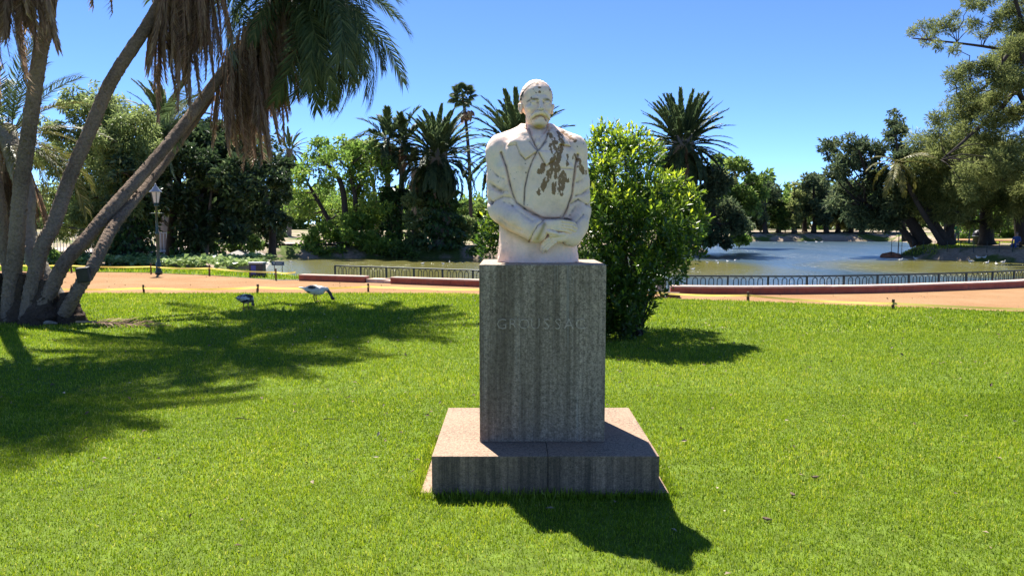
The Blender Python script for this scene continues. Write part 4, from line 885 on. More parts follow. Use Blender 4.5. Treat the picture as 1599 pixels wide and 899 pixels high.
for path, r0, r1, mat, ng, nd in TRK:
    path = np.array(path); V, Fs = boots(palm_trunk(path, r0, r1, 20, .035, .13, 7.0, rng), path, r0, r1, rng)
    tk = mk('trunk', V - CB, Fs, M[mat], clump, True)
    c = path[-1] - CB
    if ng == 5: put_fronds(tk, [fr_mid, fr_low], c, ng, 50, -45, rng, smin=.55, smax=.8)
    elif ng == 26: put_fronds(tk, [fr_up, fr_gold[0], fr_gold[1]], c, ng + 8, 80, -35, rng, smin=.5, smax=.78, roll=.3)
    elif ng == 64: put_fronds(tk, [fr_up, fr_mid, fr_low], c, ng, 82, -40, rng, smin=.74, smax=1.0); put_fronds(tk, [fr_low], c + [.25, -.1, -.2], 30, -8, -66, rng, smin=.75, smax=1.05, az=(-1.3, 1.0))
    else: put_fronds(tk, [fr_up, fr_mid, fr_mid], c, ng, 85, 0, rng, smin=.72 if ng == 56 else .52, smax=.9 if ng == 56 else .72)
    # the hanging skirt of dead fronds
    for i in range(nd):
        me = fr_dead[rng.integers(3)]; o = link('dead_frond', me, tk); f = rng.uniform(0, 1); a = rng.uniform(0, 2 * math.pi)
        back = path[-3] - path[-1] if nd > 200 else path[-2] - path[-1]; back = back / np.linalg.norm(back) * f * (2.35 if nd > 200 else 1.1)
        rad = .10 + .26 * f * rng.uniform(.3, 1) if nd > 200 else .12 + .12 * f
        R = Matrix.Rotation(a, 4, 'Z') @ Matrix.Rotation(math.radians(rng.uniform(74, 92)), 4, 'Y') @ Matrix.Rotation(rng.uniform(-1.2, 1.2), 4, 'X')
        o.matrix_local = Matrix.Translation(Vector(c + back) + Vector((math.cos(a) * rad, math.sin(a) * rad, 0))) @ R @ Matrix.Scale(rng.uniform(.66, 1.0) * (.6 if ng in (5, 26) else 1), 4)
V, Fs = box(-.09, .09, -.07, .07, -.10, .13, .012); o = mk('junction_box', V, Fs, simple('grey_metal_box', (.03, .028, .026), .5, .3, 8, .4), None); q = P3(131, 430, 11.88); o.location = q; o.rotation_euler = (.1, -.1, .2)
tag(o, 'small dark metal box fixed low on the rightmost leaning palm trunk', 'box')
# dead frond lying on the lawn
o = link('fallen_frond', frond_mesh('fallen_frond', 1.5, 34, .26, .22, M['frond_dead'], rng, 40, .25, .3, .02)); o.location = (Xp(122, 11.55), 11.5, .10); o.rotation_euler = (.35, .02, .10); tag(o, 'dry brown palm frond lying on the grass right of the palm clump', 'palm frond')
V, Fs = tube(smooth_path([(0, 0, .03), (.1, -.03, .05), (.22, -.02, .03)], 8), [.02, .03, .035, .03, .03, .025, .02, .012], 7); o = mk('frond_stub', V, Fs, M['palm_pale'], None, True); o.location = (Xp(72, 11.75), 11.7, .02); tag(o, 'pale broken frond stub lying at the foot of the palm clump', 'stub')

# ---- far palms
def far_palm(label, seed, px, d, crown_py, rpx, trunk_px=None, tr=.35, z0=-.1, n=74, dead=18, mat='frond', bark='palm_ring', bend=(.7, 1.1, 1.4), e1=-58, group='date palms across the water', ivy=None, ll=.15, wd=.046, npair=34):
    r = np.random.default_rng(seed); top = P3(px, crown_py, d); L = rpx / F * d
    b = np.array([Xp(trunk_px or px, d, 0), d, z0]); t = thing('date_palm' if mat != 'frond_q' else 'queen_palm', label, 'palm tree', tuple(b), 0, group)
    V, Fs = palm_trunk([b, (b + top) / 2 + [r.uniform(-.1, .1), 0, 0], top], tr, tr * .9, 12, .25, .1, 2.2, r); mk('trunk', V - b, Fs, M[bark], t, True)
    ms = [frond_mesh('frond', L * 1.12, npair, L * ll, bb, M['frond' if mat == 'frond_q' else mat], r, 42, .3, .12, wd * L, rr=.012 * L) for bb in bend]
    put_fronds(t, ms, top - b, n, 86, e1, r, r0=tr * .7, smin=.85, smax=1.05, roll=.25)
    if dead:
        dm = [frond_mesh('dead_frond', L * .8, 16, L * .12, .5, M['frond_dead'], r, 35, .1, .3, wd * L, rr=.01 * L)]
        put_fronds(t, dm, top - b - np.array([0, 0, tr]), dead, -58, -85, r, 'dead_frond', tr * .9, .7, 1.1)
    if ivy: ivy_cloud(r, t, b, [b, b + (top - b) * .45, b + (top - b) * ivy[1]], ivy[0], 80, .34, .26)
    return t
far_palm('large date palm with an ivy-clad trunk, left of the statue across the water', 21, 684, 57, 233, 62, 690, .75, -.1, 110, 22, ivy=([1.55, 1.0, .9], .80), e1=-46)
far_palm('large date palm rising behind the big shrub, right of the statue', 22, 1066, 62, 212, 62, 1078, .95, -.1, 130, 40, ivy=([1.4, 1.1, 1.0], .55), bend=(.45, .75, 1.1), e1=-66)
far_palm('date palm half hidden behind the bust and its left shoulder', 23, 808, 50, 228, 78, 812, .6, -.1, 100, 14)
far_palm('date palm crown showing above the dark trees on the left', 24, 258, 45, 188, 62, 258, .5, 0, 60, 10, group='date palms on the left bank')
far_palm('small distant date palm between the palm skirt and the round green tree', 25, 452, 88, 232, 30, 450, .4, 0, 44, 8)
far_palm('date palm with brown dead skirt right behind the large ivy-clad palm', 26, 650, 66, 262, 34, 652, .5, 0, 30, 46, mat='frond')
for (px, cp, tp, lab) in ((604, 216, 610, 'slender feather palm with drooping crown, left of its twin'), (630, 222, 622, 'slender feather palm beside its twin, next to the ivy-clad date palm')):
    far_palm(lab, px, px, 58, cp, 50, tp, .22, 0, 18, 8, 'frond_q', 'palm_ring', (.9, 1.3, 1.6), -35, 'slender feather palms', ivy=([.95, .5, .3], .55), ll=.30, wd=.05, npair=30)
# fan palm
r = np.random.default_rng(31); d = 76.; top = P3(722, 148, d); b = np.array([Xp(736, d), d, 0]); t = thing('fan_palm', 'very tall thin fan palm behind the large date palm', 'palm tree', tuple(b))
V, Fs = tube(smooth_path([b, P3(733, 260, d), P3(727, 185, d), top], 30), np.linspace(.19, .13, 30), 8); mk('trunk', V - b, Fs, M['bark_dark'], t, True)
def fan_mesh(R):
    k = 26; a = np.linspace(-2.2, 2.2, k); V = [(0, -.03, 0), (0, .03, 0), (R * .9, .02, -.1), (R * .9, -.02, -.1)]; Fq = [(0, 1, 2, 3)]; Ft = []
    for q in a:
        i = len(V); rr = R * .95 * (1 - .12 * abs(q)); c, s = math.cos(q), math.sin(q); x0 = R * .9
        V += [(x0, 0, -.1), (x0 + c * rr * .6 - s * .09, s * rr * .6 + c * .09, -.05), (x0 + c * rr, s * rr, -.5 * R), (x0 + c * rr * .6 + s * .09, s * rr * .6 - c * .09, -.12)]; Fq.append((i, i + 1, i + 2, i + 3))
    return np.array(V), np.array(Fq)
fv, ff = fan_mesh(.78); tn = np.clip(r.normal(.5, .2, len(fv)), 0, 1); fm = mesh_of('fan_frond', fv, ff, M['frond'], tint=tn); fd = mesh_of('dead_frond', fv * .8, ff, M['frond_dead'], tint=tn)
put_fronds(t, [fm], top - b, 24, 80, -40, r, 'fan_frond', .2, .7, 1.05); put_fronds(t, [fd], P3(727, 168, d) - b, 12, -40, -75, r, 'dead_frond', .25, .8, 1.1)

# ---- broadleaf trees on the left bank
rng = np.random.default_rng(44)
def pxtree(name, label, seed, d, tpaths, cl, leaf, bark, z0=0, jit=2, **k):
    trs = [(TR(d, pts, z0), r0, r1) for pts, r0, r1 in tpaths]
    return tree(name, label, seed, trs, CLS(d, cl, jit, seed), M[leaf], M[bark], **k)
pxtree('willow_tree', 'feathery light green tree behind the leaning palm trunks', 51, 31, [([(182, 405), (180, 330), (185, 250)], .22, .1)],
       [(180, 175, 36), (150, 190, 34), (130, 175, 26), (205, 190, 34), (160, 230, 40), (200, 240, 42), (130, 240, 34), (225, 260, 34), (170, 280, 44), (125, 295, 36), (205, 310, 40), (150, 335, 38), (110, 330, 28), (105, 270, 26), (190, 360, 34), (225, 215, 28), (95, 215, 26), (115, 155, 22), (145, 150, 22), (80, 250, 30), (75, 300, 30), (90, 350, 28), (140, 370, 30), (165, 225, 34), (185, 265, 40), (150, 300, 40), (215, 330, 30), (70, 200, 24), (240, 235, 24), (165, 160, 22)], 'leaf_pale', 'bark', per_m2=85, L=.2, W=.06, droop=.7, sub=12)
pxtree('dark_tree', 'dense dark evergreen tree with an ivy-thick trunk right of the lamp post', 52, 33.5, [([(306, 404), (306, 350), (312, 250)], .42, .2), ([(268, 404), (270, 350), (280, 260)], .27, .14)],
       [(300, 205, 36), (265, 225, 38), (330, 225, 38), (290, 255, 42), (250, 265, 34), (335, 270, 40), (365, 245, 34), (375, 285, 40), (300, 305, 44), (255, 315, 36), (345, 325, 42), (385, 335, 38), (300, 350, 36), (225, 290, 30), (235, 340, 26), (360, 365, 24), (320, 365, 24)], 'leaf_dark', 'bark_dark', per_m2=60, L=.26, W=.13, sub=11, ivy=([P3(306, 404, 33.5), P3(306, 370, 33.5), P3(308, 330, 33.5)], [.85, .7, .8], 110))
pxtree('dark_tree', 'dark evergreen tree with low hanging branches at the water end of the left trees', 53, 35.5, [([(425, 400), (424, 350), (405, 270)], .2, .1)],
       [(405, 225, 30), (425, 255, 28), (390, 260, 34), (425, 300, 28), (430, 340, 22), (400, 310, 32), (432, 370, 20), (375, 220, 28), (410, 345, 24), (345, 205, 30), (430, 280, 20)], 'leaf_dark', 'bark_dark', per_m2=60, L=.26, W=.13, sub=11, droop=.3)
pxtree('ivy_tree', 'stout ivy-covered tree trunk with dark leaves, left of the lamp post', 54, 30.5, [([(205, 408), (207, 360), (222, 290)], .45, .25)],
       [(210, 300, 30), (235, 310, 30), (190, 330, 26), (240, 270, 30), (205, 270, 30)], 'leaf_dark', 'bark_dark', per_m2=55, L=.24, W=.13, ivy=([P3(205, 408, 30.5), P3(206, 370, 30.5), P3(212, 320, 30.5)], [.8, .62, .6], 110))
pxtree('lit_tree', 'small tree with pale sunlit leaves in front of the dark evergreens', 55, 32.2, [([(322, 402), (325, 350), (330, 300)], .09, .05)], [(325, 268, 16), (342, 275, 16), (312, 280, 13), (335, 288, 15), (350, 288, 10)], 'leaf_pale', 'bark', jit=.5, per_m2=110, L=.17, W=.09)
pxtree('round_tree', 'spreading light green tree with dark limbs on the bank across the channel', 56, 57.5, [([(540, 398), (540, 350), (532, 285), (500, 245)], .32, .14), ([(540, 390), (555, 320), (545, 260)], .26, .12), ([(535, 370), (500, 320), (480, 285)], .2, .1)],
       [(500, 235, 24), (525, 240, 24), (550, 245, 26), (575, 255, 24), (480, 255, 24), (465, 275, 24), (455, 300, 22), (510, 265, 26), (545, 275, 28), (585, 285, 24), (470, 320, 24), (500, 300, 26), (560, 310, 26), (590, 320, 22), (450, 330, 18), (530, 330, 28), (575, 345, 26), (600, 260, 18), (585, 235, 18), (535, 225, 16), (447, 290, 14)], 'leaf_bright', 'bark_dark', per_m2=23, L=.27, W=.13, sub=12)
pxtree('waterside_bush', 'bright green bush layered over the bank below the round tree', 57, 55.8, [([(560, 400), (560, 375)], .1, .06)],
       [(480, 375, 20), (505, 365, 22), (530, 375, 22), (555, 365, 24), (580, 375, 24), (600, 385, 18), (540, 350, 18), (570, 345, 18), (500, 388, 16), (470, 390, 12), (525, 393, 12), (590, 395, 12), (555, 390, 16), (610, 370, 12)], 'leaf_bright', 'bark_dark', jit=.8, per_m2=26, L=.36, W=.2, flat=.6, cat='bush', group='bushes on the far bank')
pxtree('yellowish_tree', 'yellow-green tree top between the round tree and the slender palms', 58, 62, [([(590, 398), (585, 300), (570, 245)], .2, .1)], [(555, 228, 18), (575, 235, 18), (590, 250, 16), (600, 235, 14), (560, 250, 16), (612, 245, 12)], 'leaf_pale', 'bark', per_m2=36, L=.34, W=.18)
for i, (nm, lab, d, cl, lf) in enumerate((('pale_bush', 'pale olive bush between the ivy-clad trunks', 56.3, [(645, 320, 16), (660, 310, 16), (650, 345, 18), (662, 365, 16), (642, 375, 16), (655, 385, 14)], 'leaf_pale'), ('pale_bush', 'dusty pale bush on the bank right of the big ivy trunk', 58, [(715, 355, 15), (730, 350, 14), (722, 372, 14), (708, 375, 10), (740, 365, 12)], 'leaf_pale'),
        ('bank_bush', 'dark bush by the water, left of the pedestal top', 54.5, [(748, 372, 14), (745, 388, 12), (755, 358, 14), (735, 394, 8)], 'leaf_mid'), ('bank_bush', 'low dark bush at the foot of the slender palms', 54.8, [(620, 388, 14), (632, 394, 12), (645, 396, 10), (605, 394, 10)], 'leaf_mid'),
        ('park_bush', 'rounded bush under the dark evergreens beyond the sandy track', 46, [(365, 378, 16), (385, 372, 16), (345, 380, 14), (400, 380, 13), (375, 388, 12)], 'leaf_mid'), ('park_bush', 'leafy bush by the iron railing behind the palm clump', 29, [(90, 402, 16), (108, 398, 16), (75, 400, 14), (120, 406, 10)], 'leaf_mid'),
        ('bank_bush', 'small bush where the ivy-clad palm meets the water', 56, [(705, 392, 10), (668, 396, 9), (692, 398, 12)], 'leaf_mid'))):
    x, y, r_ = cl[0]; pxtree(nm, lab, 70 + i, d, [([(cl[0][0], 405), (cl[0][0], cl[0][1])], .06, .03)], cl, lf, 'bark', jit=.6, per_m2=34 if d > 40 else 90, L=.34 if d > 40 else .2, W=.18 if d > 40 else .1, cat='bush', group='bushes on the far bank' if d > 50 else 'bushes on the left bank')
# ground cover
n = 9000; x = rng.uniform(-24, -9.4, n); y = rng.uniform(25.6, 30.5, n); keep = (y > np.interp(x, [-24, -17, -13, -9.4], [28.3, 28.2, 27.3, 25.4])); x, y = x[keep], y[keep]; n = len(x)
zc = .10 + .34 * (vnoise(np.stack([x, y], -1) * 1.4, 9) * .5 + .5) * rng.uniform(.3, 1, n); u = unit(rng.normal(size=(n, 3)) * [1, 1, .3]); nn = unit(rng.normal(size=(n, 3)) * .5 + [0, -.3, 1])
V, Fq = leaf_cloud(np.stack([x, y, zc], -1), u, nn, rng.uniform(.14, .28, n), rng.uniform(.12, .22, n)); mk('ground_cover', V, Fq, M['cover'], tint=np.repeat(np.clip(rng.normal(.55, .22, n), 0, 1), 4), kind='stuff')

# ---- right of the statue
pxtree('bank_tree', 'light green leafy tree right of the palm behind the shrub', 80, 78, [([(1150, 388), (1150, 320), (1148, 270)], .3, .15)], [(1130, 262, 16), (1148, 255, 16), (1165, 268, 16), (1178, 285, 16), (1140, 285, 18), (1160, 300, 18), (1185, 300, 14), (1125, 290, 16), (1150, 325, 20), (1175, 325, 16), (1120, 250, 10), (1130, 320, 18)], 'leaf_mid', 'bark', per_m2=26, L=.42, W=.22)
pxtree('bank_tree', 'dark tree leaning over the water beside the ivy-clad palm', 81, 63, [([(1100, 395), (1110, 350), (1115, 310)], .35, .2)], [(1105, 270, 20), (1110, 305, 24), (1095, 335, 24), (1130, 335, 24), (1110, 365, 22), (1145, 355, 20), (1160, 345, 16), (1085, 370, 22), (1135, 375, 12), (1125, 285, 18), (1155, 372, 12), (1090, 390, 12)], 'leaf_blue', 'bark_dark', per_m2=30, L=.36, W=.17, droop=.4)
pxtree('hanging_palm', 'tattered palm with drooping golden fronds above the dark bank tree', 82, 66, [([(1102, 395), (1102, 330), (1104, 260)], .3, .25)], [(1120, 268, 12), (1135, 275, 10), (1100, 262, 10)], 'leaf_olive', 'palm_ring', per_m2=30, L=.6, W=.08, droop=1.2)
pxtree('waterside_bush', 'small bright green bush over the water, right of the dark bank tree', 83, 64, [([(1140, 392), (1146, 378)], .06, .04)], [(1148, 366, 11), (1162, 372, 9), (1155, 378, 8)], 'leaf_bright', 'bark', jit=.5, per_m2=34, L=.34, W=.2, cat='bush', group='bushes on the far bank')
row = [(1195, 283, 26, 'leaf_blue', 'far park tree, leftmost of the row beyond the lake'), (1240, 284, 20, 'leaf_olive', 'pointed far tree with a bare trunk, second in the row beyond the lake'), (1270, 270, 22, 'leaf_blue', 'tall dark far tree in the row beyond the lake, right of the pointed one'), (1308, 300, 30, 'leaf_olive', 'broad olive far tree in the row beyond the lake'), (1345, 305, 28, 'leaf_blue', 'dark far tree just left of the leaning lakeside trees'), (1385, 300, 30, 'leaf_mid', 'far tree seen behind the two leaning dark trunks'), (1215, 310, 22, 'leaf_mid', 'lower green far tree behind the first trees of the row beyond the lake'), (1168, 296, 22, 'leaf_mid', 'far tree half hidden by the dark bank tree right of the shrub'), (1256, 300, 20, 'leaf_blue', 'lower dark far tree right beside the pointed one beyond the lake'), (1290, 282, 20, 'leaf_blue', 'slim dark far tree left of the broad olive one beyond the lake'), (1328, 286, 22, 'leaf_olive', 'slim olive far tree right of the broad olive one beyond the lake')]
for i, (px, tp, w, lf, lab) in enumerate(row):
    r = np.random.default_rng(90 + i); d = 110 + r.uniform(-2, 5); cl = []
    for q in range(13):
        f = r.uniform(0, .93); hw = w * (.25 + .85 * (1 - abs(f - .4) * 1.3)); cl.append((px + r.uniform(-hw, hw) * .75, tp + 8 + f * (345 - tp), w * r.uniform(.35, .55)))
    cl.append((px, tp + 5, w * .3))
    pxtree('far_tree', lab, 100 + i, d, [([(px, 377), (px + r.uniform(-2, 2), 340), (px, tp + 15)], .42, .15)], cl, lf, 'bark_dark', z0=.2, jit=2.5, per_m2=16, L=.55, W=.25, group='park trees beyond the lake')
# leaning lakeside trees
pxtree('leaning_tree', 'dark tree with two trunks leaning left over the lake on the point', 120, 58, [([(1443, 386), (1425, 350), (1405, 325), (1370, 305)], .5, .22), ([(1428, 388), (1410, 360), (1385, 335), (1350, 318)], .3, .15)],
       [(1300, 235, 16), (1318, 262, 18), (1325, 225, 14), (1340, 250, 20), (1362, 235, 18), (1300, 275, 12), (1345, 285, 24), (1375, 270, 24), (1320, 300, 22), (1355, 320, 24), (1390, 310, 26), (1385, 345, 22), (1335, 335, 18), (1410, 285, 24), (1365, 345, 20), (1425, 320, 22), (1292, 225, 9), (1312, 248, 10), (1305, 318, 16), (1345, 225, 12), (1420, 250, 22)], 'leaf_blue', 'bark_dark', per_m2=30, L=.42, W=.13, sub=11)
pxtree('bare_topped_tree', 'thin dark tree poking above the lakeside foliage', 121, 68, [([(1412, 385), (1405, 280), (1398, 200)], .2, .08)], [(1398, 190, 12), (1405, 205, 12), (1390, 210, 10), (1400, 228, 14), (1412, 240, 14), (1395, 178, 7)], 'leaf_blue', 'bark_dark', per_m2=34, L=.4, W=.16)
pxtree('olive_tree_mass', 'feathery olive-green tree with a trunk leaning left, centre of the lakeside trees', 122, 56, [([(1485, 390), (1460, 350), (1435, 300)], .34, .18), ([(1470, 388), (1490, 340), (1500, 280)], .3, .15)],
       [(1455, 225, 26), (1480, 215, 26), (1430, 265, 26), (1460, 260, 30), (1495, 250, 30), (1440, 295, 26), (1475, 295, 28), (1510, 285, 28), (1520, 235, 26), (1450, 325, 22), (1490, 325, 24), (1420, 300, 20), (1520, 315, 20)], 'leaf_olive', 'bark_dark', per_m2=24, L=.42, W=.06, droop=.35, sub=14, srange=(.45, .85))
pxtree('golden_palm', 'palm with golden drooping fronds among the lakeside trees', 123, 55, [([(1472, 390), (1440, 330), (1402, 262)], .2, .16)], [(1400, 262, 6)], 'leaf_olive', 'bark_dark', per_m2=10, limbs=False, cat='palm tree')
gp = bpy.data.objects['golden_palm']; r = np.random.default_rng(7); gm = [frond_mesh('frond', 2.6, 24, .5, b_, M['frond_gold'], r, 45, .2, .3, .09, rr=.03) for b_ in (1.0, 1.4)]
put_fronds(gp, gm, P3(1402, 250, 54.6) - np.array(gp.location), 16, 30, -60, r, r0=.2)
# big conifer at the right edge
d = 50.
rc = np.random.default_rng(77); cone_fill = [(rc.uniform(1560, 1660), rc.uniform(-40, 330), rc.uniform(14, 24)) for _ in range(34)] + [(rc.uniform(1500, 1580), rc.uniform(150, 300), rc.uniform(12, 20)) for _ in range(16)]
pxtree('big_conifer', 'big spreading conifer at the right edge with long limbs reaching over the lake', 124, d, [([(1668, 395), (1660, 250), (1640, 90), (1625, -70)], .55, .22), ([(1655, 300), (1600, 90), (1560, 77), (1500, 68), (1425, 60)], .16, .04), ([(1650, 180), (1599, 85), (1545, 130), (1500, 165)], .2, .06), ([(1660, 260), (1600, 158), (1560, 172), (1500, 225), (1470, 250)], .22, .05), ([(1640, 60), (1590, 10), (1530, -5), (1500, 2)], .15, .04)],
       [(1425, 50, 8), (1440, 40, 11), (1460, 50, 10), (1470, 38, 10), (1490, 45, 10), (1490, 25, 7), (1520, 40, 11), (1532, 52, 9), (1550, 40, 11), (1555, 25, 8), (1465, 72, 9), (1490, 78, 8), (1445, 65, 7), (1515, 5, 10), (1540, -2, 12), (1530, 12, 8), (1575, 20, 16), (1590, 45, 18), (1580, 70, 15),
        (1490, 118, 13), (1505, 125, 14), (1510, 105, 10), (1530, 110, 14), (1545, 95, 12), (1560, 118, 16), (1585, 130, 18), (1520, 140, 15), (1500, 150, 13), (1540, 160, 16), (1485, 175, 15), (1465, 185, 11), (1510, 185, 16), (1560, 185, 20), (1590, 180, 18), (1545, 210, 18), (1580, 225, 20), (1500, 205, 18)] + cone_fill, 'leaf_olive', 'bark_dark', jit=3, per_m2=38, L=.27, W=.05, sub=13, srange=(.45, .85))
pxtree('edge_tree', 'dense olive tree hanging low at the right edge behind the railing', 125, 57, [([(1540, 396), (1540, 330), (1545, 260)], .52, .3), ([(1597, 398), (1592, 340), (1585, 280)], .5, .3)],
       [(1500, 300, 24), (1480, 280, 22), (1515, 345, 12), (1470, 310, 18), (1560, 345, 14), (1605, 345, 16), (1525, 300, 22), (1500, 240, 26), (1465, 250, 24), (1545, 240, 28), (1575, 250, 30), (1600, 240, 30), (1555, 285, 28), (1590, 290, 30), (1535, 275, 20), (1620, 280, 30), (1600, 320, 24), (1565, 315, 20), (1630, 330, 26), (1640, 230, 30)], 'leaf_olive', 'bark_dark', per_m2=23, L=.42, W=.06, droop=.3, sub=13, srange=(.45, .85))
pxtree('sunny_tree', 'bright sunlit green tree seen between the trunks on the right', 126, 82, [([(1515, 384), (1515, 350), (1515, 330)], .25, .12)], [(1505, 335, 18), (1525, 345, 18), (1510, 360, 16), (1535, 365, 16), (1560, 350, 20), (1580, 365, 18), (1555, 372, 14), (1530, 320, 18), (1570, 330, 18), (1500, 370, 12)], 'leaf_bright', 'bark', per_m2=20, L=.45, W=.24)
pxtree('dark_trunk_tree', 'dark upright tree between the leaning trunks on the lakeside', 127, 63, [([(1482, 386), (1482, 340), (1486, 260)], .45, .25)], [(1470, 300, 22), (1495, 310, 22), (1485, 275, 22), (1480, 330, 18), (1505, 335, 16)], 'leaf_blue', 'bark_dark', per_m2=28, L=.4, W=.14)
pxtree('point_bush', 'low yellow-green bush behind the leaning trunks', 128, 66, [([(1440, 386), (1441, 374)], .05, .03)], [(1436, 372, 8), (1446, 376, 7), (1428, 376, 6)], 'leaf_pale', 'bark', jit=.4, per_m2=40, L=.3, W=.16, cat='bush', group='bushes on the far bank')
# far-off wood closing the view
rng = np.random.default_rng(61); cl = []
for a in np.linspace(-38, 40, 120):
    a += rng.uniform(-.3, .3); dd = rng.uniform(150, 190); h = rng.uniform(5, 9.5) * (1.15 if a > 10 else 1); x = math.tan(math.radians(a)) * dd
    for z in (h * .25, h * .6, h * .9): cl.append((x + rng.uniform(-2, 2), dd, z, rng.uniform(2.2, 3.6)))
V, Fq, T = clump_leaves(rng, cl, 1.3, 1.3, .75, .9, 0, 7); mk('far_wood', V, Fq, M['leaf_mid'], tint=T, kind='stuff')
# ------------------------------------------------------------------ birds
def feathers():
    m, n, l, b = nmat('goose_feathers'); a = n.new('ShaderNodeAttribute'); a.attribute_name = 'tint'
    t = noise(n, l, 30, 4, coord(n, l, (1, 2.5, 2.5)))
    f = maths(n, l, 'ADD', a.outputs['Fac'], maths(n, l, 'MULTIPLY', maths(n, l, 'SUBTRACT', t.outputs[0], .5), .35))
    l.new(ramp(n, l, f, [(.0, (.66, .64, .60)), (.40, (.60, .58, .55)), (.5, (.10, .095, .095)), (1, (.025, .025, .028))]), b.inputs['Base Color']); b.inputs['Roughness'].default_value = .8; return m
M['feather'] = feathers(); M['leg'] = simple('bird_leg', (.35, .16, .05), .6, .2, 30); M['beak'] = simple('bird_beak', (.30, .12, .06), .5, .2, 30)
def goose(label, loc, rz, pose, group=None, white=False):
    """facing +x; about .62 m long"""
    t = thing('goose', label, 'goose', loc, rz, group); s = Sdf((-.42, -.17, -.02), (.52, .17, .48), .009)
    s.ell((0, 0, .235), (.20, .105, .10), .02, rot=Euler((0, .10, 0))); s.ell((.11, 0, .225), (.10, .085, .085), .03)
    s.cap((-.14, 0, .255), (-.33, 0, .285), .060, .018, .03, sq=(1, 1.2, .6)); s.ell((-.02, -.09, .255), (.17, .03, .07), .008); s.ell((-.02, .09, .255), (.17, .03, .07), .008)
    if pose == 'graze': nk = [(.15, 0, .26), (.25, 0, .255), (.32, 0, .17), (.36, 0, .085)]; hd, bk = (.375, 0, .065), (.42, 0, .02)
    elif pose == 'swim': nk = [(.15, 0, .27), (.22, 0, .33), (.23, 0, .40), (.25, 0, .43)]; hd, bk = (.265, 0, .435), (.34, 0, .42)
    else: nk = [(.15, 0, .26), (.22, 0, .24), (.25, 0, .16), (.26, 0, .10)]; hd, bk = (.27, 0, .085), (.30, 0, .035)
    s.chain(nk, [.055, .036, .028, .026], .02); s.ell(hd, (.042, .03, .032), .012)
    V, Q = s.mesh(); nkd = np.minimum(np.linalg.norm(V - np.array(nk[2]), axis=1), np.linalg.norm(V - np.array(hd), axis=1))
    if white: T = np.zeros(len(V))
    else:
        T = np.clip(1.25 - nkd / .11, 0, 1) * (.95 if pose == 'graze' else .4)
        T = np.maximum(T, np.clip(1.0 - np.abs((V[:, 0] + .02) / .15), 0, 1) * np.clip((V[:, 2] - .25) / .03, 0, 1) * np.clip((np.abs(V[:, 1]) - .03) / .02, 0, 1))
        T = np.maximum(T, (1.15 - np.linalg.norm((V - np.array([-.10, 0, .20])) / np.array([.08, .3, .035]), axis=1)).clip(0, 1))
        if pose == 'rear': T = np.clip(T + .42 + .4 * vnoise(V * 14, 2), 0, 1)
    mk('body', V, Q, M['feather'], t, True, tint=T)
    s = Sdf((bk[0] - .15, -.05, bk[2] - .07), (bk[0] + .08, .05, bk[2] + .12), .006); s.cap(hd, bk, .02, .008, sq=(1, 1, .7)); V, Q = s.mesh(); mk('beak', V, Q, M['beak'], t, True)
    if pose != 'swim':
        for sy in (-1, 1):
            V, Fs = join([tube([(.01, sy * .05, .17), (.0, sy * .055, .09), (.02, sy * .055, .012)], [.022, .011, .009], 7), tube([(.01, sy * .055, .010), (.09, sy * .055 + .03, .004)], [.008, .003], 5), tube([(.01, sy * .055, .010), (.10, sy * .055, .004)], [.008, .003], 5), tube([(.01, sy * .055, .010), (.09, sy * .055 - .03, .004)], [.008, .003], 5)])
            mk('leg', V, Fs, M['leg'], t, True)
    return t
goose('white and dark goose grazing with its dark neck stretched down to the lawn', (Xp(492, 15.2), 15.2, .03), -.12, 'graze')
goose('mottled grey goose feeding with its back turned at the edge of the palm shadow', (Xp(384, 13.75), 13.75, .03), 1.32, 'rear').scale = (.86,) * 3
w0 = goose('white goose on the water, leftmost of the flock below the railing', (Xp(1517, 49.3), 49.3, WATER - .10), 2.8, 'swim', 'white geese along the right shore', True); w0.scale = (.62,) * 3
for px, py, rz, lab in ((1541, 411.5, .4, 'white goose swimming second from the left of the flock below the railing'), (1556, 413.5, 1.2, 'white goose swimming in the middle of the flock below the railing'), (1566, 410.5, .1, 'white goose with raised neck, rightmost of the flock below the railing'), (1430, 404.5, 2.2, 'white goose close to the shore of the grassy point'), (1406, 407, .2, 'white goose off the tip of the grassy point')):
    dd = Dp(py, WATER); dup(w0, (Xp(px, dd, WATER), dd, WATER - .10), rz, lab, 'white geese along the right shore')
for px, rz, lab in ((1528, 3.0, 'white goose resting on the shore edge, left of its neighbour'), (1537, .3, 'white goose resting on the shore edge, right of its neighbour')):
    dup(w0, (Xp(px, 50.4, -.6), 50.4, -.80), rz, lab, 'white geese along the right shore')
